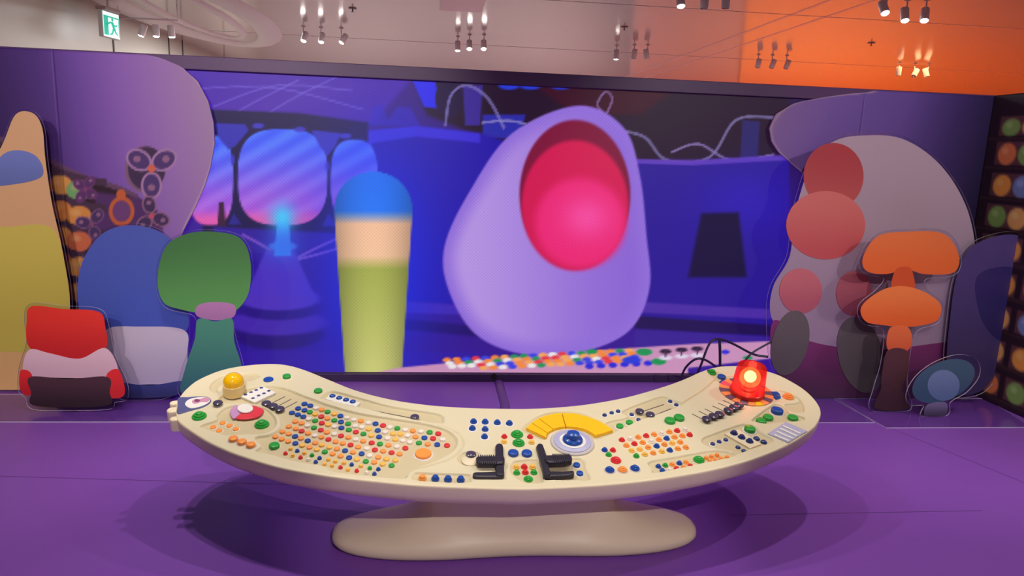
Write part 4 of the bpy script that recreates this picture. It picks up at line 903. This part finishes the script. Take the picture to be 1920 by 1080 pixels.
# ---------------------------------------------------------------- lamps on the ceiling
M_lens = emis('lamp_lens', (1.0, 0.95, 0.88), 22.0); M_lensoff = mat('lamp_lens_dark', (150, 130, 130), 0.3)
body_me = lathe('housing', [(0, .15), (.04, .15), (.044, .145), (.044, 0.004), (.04, 0), (.038, .02)], 20); body_me.materials.append(M_metalgrey)
lens_on = lathe('lens', [(.038, 0.012), (.037, -.002), (.028, -.010), (0, -.013)], 16); lens_on.materials.append(M_lens)
lens_of = lathe('lens', [(.041, 0.02), (.03, .018), (0, .016)], 16); lens_of.materials.append(M_lensoff)
stem_me = lathe('stem', [(0, 0.0), (.008, 0.0), (.008, .21), (.03, .215), (.03, .23), (0, .23)], 10); stem_me.materials.append(M_metalgrey)
def lamp(pos, label, on=True, tilt=(0, 0), w=0, aim=None, group='cylindrical ceiling spotlights', cone=95, col=(1, 0.935, 0.86)):
    r = thing('ceiling_spotlight', label, 'spotlight', pos, group)
    b = obj('housing', body_me, None, r, (0, 0, 0), (-tilt[0], tilt[1], 0)); obj('lens', lens_on if on else lens_of, None, b)
    obj('stem', stem_me, None, r, (0, 0, CZ-pos[2]-0.23), None, (1, 1, 1))
    if w:
        l = bpy.data.lights.new('spot_light', 'SPOT'); l.energy = w; l.spot_size = math.radians(cone); l.spot_blend = 0.5; l.shadow_soft_size = 0.03; l.color = col
        o = bpy.data.objects.new('spot_light', l); COL.objects.link(o); o.parent = r; o.location = (0, 0, -0.02)
        if aim is not None: o.rotation_euler = (Vector(aim)-Vector(pos)).to_track_quat('-Z', 'Y').to_euler()
    return r
names = [((569, 77), 1, (.4, .2), 'leftmost lit spotlight of the left far trio above the screen'), ((602, 79), 1, (.35, .1), 'middle lit spotlight of the left far trio above the screen'), ((640, 80), 1, (.3, .5), 'rightmost tilted spotlight of the left far trio above the screen'),
         ((858, 95), 1, (.2, 0), 'left spotlight of the bright trio above the screen centre'), ((880, 92), 1, (.5, 0), 'middle spotlight of the bright trio above the screen centre'), ((907, 92), 1, (.5, 0), 'right spotlight of the bright trio above the screen centre'),
         ((1155, 111), 1, (0, 0), 'lit spotlight left of two dark ones above the pink screen form'), ((1188, 110), 0, (0, .1), 'first dark spotlight right of the lit one, over the screen'), ((1213, 110), 0, (0, -.2), 'second dark spotlight right of the lit one, over the screen'),
         ((1277, 12), 1, (.4, 0), 'single lit spotlight near the top edge of the picture'), ((1320, 16), 0, (0, 0), 'dark spotlight just right of the single lit one at the top edge'), ((1360, 16), 0, (0, 0), 'second dark spotlight from the single lit one at the top edge'),
         ((1660, 25), 1, (.6, 0), 'largest glaring spotlight of the upper right trio'), ((1697, 39), 1, (.4, .1), 'middle spotlight of the glaring upper right trio'), ((1733, 39), 1, (.4, .25), 'right spotlight of the glaring upper right trio'),
         ((1420, 127), 0, (0, .15), 'leftmost dark spotlight against the orange ceiling'), ((1446, 128), 0, (0, .3), 'middle dark spotlight against the orange ceiling'), ((1473, 129), 0, (0, .3), 'third dark spotlight against the orange ceiling'),
         ((1684, 142), 0, (0, 0), 'left dark spotlight over the right scenic panel'), ((1713, 143), 0, (.3, .6), 'middle tilted spotlight over the right scenic panel'), ((1738, 144), 0, (.3, -.2), 'right small spotlight over the right scenic panel')]
for (q, on, tl, lab) in names: lamp(ground(q[0], q[1], 3.2), lab, bool(on), tl)
# the row over the console that lights it (above the picture)
for x, y, w, aim, lab in ((-1.04, 2.83, 1.0, (-0.5, 2.9, 0), 'ceiling spotlight above the left end of the console, inner of the pair'), (-1.25, 2.84, 0.7, (-1.2, 2.6, 0), 'ceiling spotlight above the left end of the console, outer of the pair'),
                     (0.16, 2.93, 0.9, (0.6, 2.8, 0), 'ceiling spotlight above the middle of the console'), (1.76, 2.87, 1.0, (1.5, 2.7, 0), 'ceiling spotlight above the beacon end of the console'), (3.49, 2.81, 1.25, (2.5, 2.7, 0), 'ceiling spotlight above the floor right of the console')):
    lamp((x, y, 3.2), lab, True, (0, 0), SPOT_W*w, aim, 'spotlights over the console')
for x, aim, w, cone, lab in ((-2.4, (-2.4, 4.7, 1.1), 1.35, 46, 'front spotlight aimed at the left standees'), (-0.6, (-1.75, 4.9, 1.5), 1.35, 44, 'front spotlight aimed at the curved edge of the left panel'), (0.9, (0.4, 2.75, 0.0), 0.95, 25, 'front spotlight aimed at the foot of the console'),
                             (3.0, (3.0, 4.7, 1.1), 1.0, 46, 'front spotlight aimed at the right standees'), (0.2, (4.0, 4.5, 1.1), 1.3, 36, 'added front spotlight brightening the right corner of the set')):  # the corner spot is added to lift the dark ball rack
    lamp((x, -0.9, 3.2), lab, True, (0, 0), FRONT_W*w, aim, 'front spotlights behind the viewer', cone, (1, 0.88, 0.86))
# exit sign hung from the ceiling by the left wall
ep = ground(206, 72, 2.90); sgn = thing('exit_sign', 'hanging green and white emergency exit sign with a running figure', 'exit sign', ep)
sgn.rotation_euler = (0, 0, math.radians(80))
SW, SH = 0.18, 0.30
obj('housing', boxm('housing', (-SW, -0.03, 0), (SW, 0.03, SH+0.03), 0.008), mat('sign_housing', (210, 216, 214), 0.5), sgn); obj('bracket', boxm('bracket', (-SW*0.9, -0.07, SH+0.03), (SW*0.9, 0.07, SH+0.075), 0.01), mat('bracket_tan', (170, 150, 146), 0.5), sgn)
obj('stem', boxm('stem', (-0.01, -0.01, SH+0.07), (0.01, 0.01, CZ-ep[2])), M_metalgrey, sgn)
M_sgw = emis('sign_white', (0.75, 1.0, 0.95), 0.9); M_sgg = emis('sign_green', (0.0, 0.42, 0.28), 0.8)
obj('face', boxm('face', (-SW*0.93, -0.034, 0.012), (SW*0.93, -0.028, SH+0.015)), M_sgw, sgn)
def flat(name, pts, y, m): 
    n = len(pts); return obj(name, mesh(name, [(x, y, z) for x, z in pts]+[(x, y+0.003, z) for x, z in pts], [tuple(range(n)), tuple(range(2*n-1, n-1, -1))]+[(i, n+i, n+(i+1) % n, (i+1) % n) for i in range(n)]), m, sgn)
flat('pictogram_field', [(-0.16, 0.03), (0.16, 0.03), (0.16, 0.27), (-0.16, 0.27)], -0.037, M_sgg); flat('pictogram_door', [(-0.07, 0.03), (0.14, 0.03), (0.14, 0.25), (-0.07, 0.25)], -0.039, M_sgw)
for q in ([(-0.01, 0.245), (0.02, 0.255), (0.04, 0.235), (0.025, 0.21), (-0.005, 0.215)], [(-0.03, 0.205), (0.03, 0.205), (0.06, 0.14), (0.02, 0.12)], [(0.02, 0.13), (0.06, 0.14), (0.09, 0.085), (0.13, 0.06), (0.115, 0.045), (0.06, 0.07)], [(0.015, 0.13), (0.045, 0.125), (0.01, 0.05), (-0.05, 0.035), (-0.055, 0.05), (-0.01, 0.07)], [(-0.03, 0.205), (-0.02, 0.185), (-0.07, 0.165), (-0.09, 0.135), (-0.105, 0.145), (-0.085, 0.185)], [(0.03, 0.205), (0.04, 0.18), (0.08, 0.17), (0.11, 0.185), (0.115, 0.17), (0.08, 0.15), (0.04, 0.165)]): flat('pictogram_figure', q, -0.042, M_sgg)
# lighting track with three small heads near the exit sign
tA, tB = ground(222, 33, 3.22), ground(333, 38, 3.22)
trk = thing('track_light', 'white lighting track with three cylinder heads beside the exit sign', 'track light', (tA+tB)/2)
d = tB-tA; obj('track', tube('track', [tA-(tA+tB)/2, tB-(tA+tB)/2], 0.012, 8, 0), M_metalgrey, trk)
for q, tl in (((251, 38), (0, .35)), ((282, 40), (0, 0)), ((314, 42), (0, -.1))):
    hp = ground(q[0], q[1]+20, 3.03); k = np.clip(((hp-tA) @ d)/(d @ d), 0, 1); hp = tA+d*k-np.array([0, 0, 0.22]); b = obj('head', body_me, None, trk, hp-(tA+tB)/2, (0, tl[1], 0)); obj('lens', lens_on, None, b)
for e in (tA, tB): obj('rod', boxm('rod', (-0.005, -0.005, 0), (0.005, 0.005, CZ-3.22)), M_metalgrey, trk, e-(tA+tB)/2)
# ceiling fittings: square cassette and sprinklers
cp = ground(865, 12, CZ); o = boxm('cassette', (-0.27, -0.55, -0.03), (0.27, 0.55, 0.0), 0.01)
tag(obj('ceiling_cassette', o, mat('cassette_white', (235, 215, 212), 0.5), None, (cp[0], cp[1]-0.35, CZ)), 'white square air vent cassette in the ceiling at the top centre', 'air vent')
for q, lab in (((661, 15), 'small dark sprinkler left of the white cassette on the ceiling'), ((1171, 50), 'small sprinkler on the mauve ceiling right of centre'), ((1634, 80), 'small sprinkler on the orange-lit ceiling')):
    c = ground(q[0], q[1], CZ); t_ = thing('sprinkler', lab, 'sprinkler', (c[0], c[1], CZ), 'ceiling sprinklers')
    obj('rose', lathe('rose', [(0, -0.012), (.05, -0.012), (.055, 0), (0, 0)], 16), mat('sprinkler_metal', (120, 104, 108), 0.4), t_); obj('nozzle', lathe('nozzle', [(0, -0.05), (.02, -0.05), (.02, -0.046), (.008, -.044), (.008, -.01)], 10), MATS['sprinkler_metal'], t_)
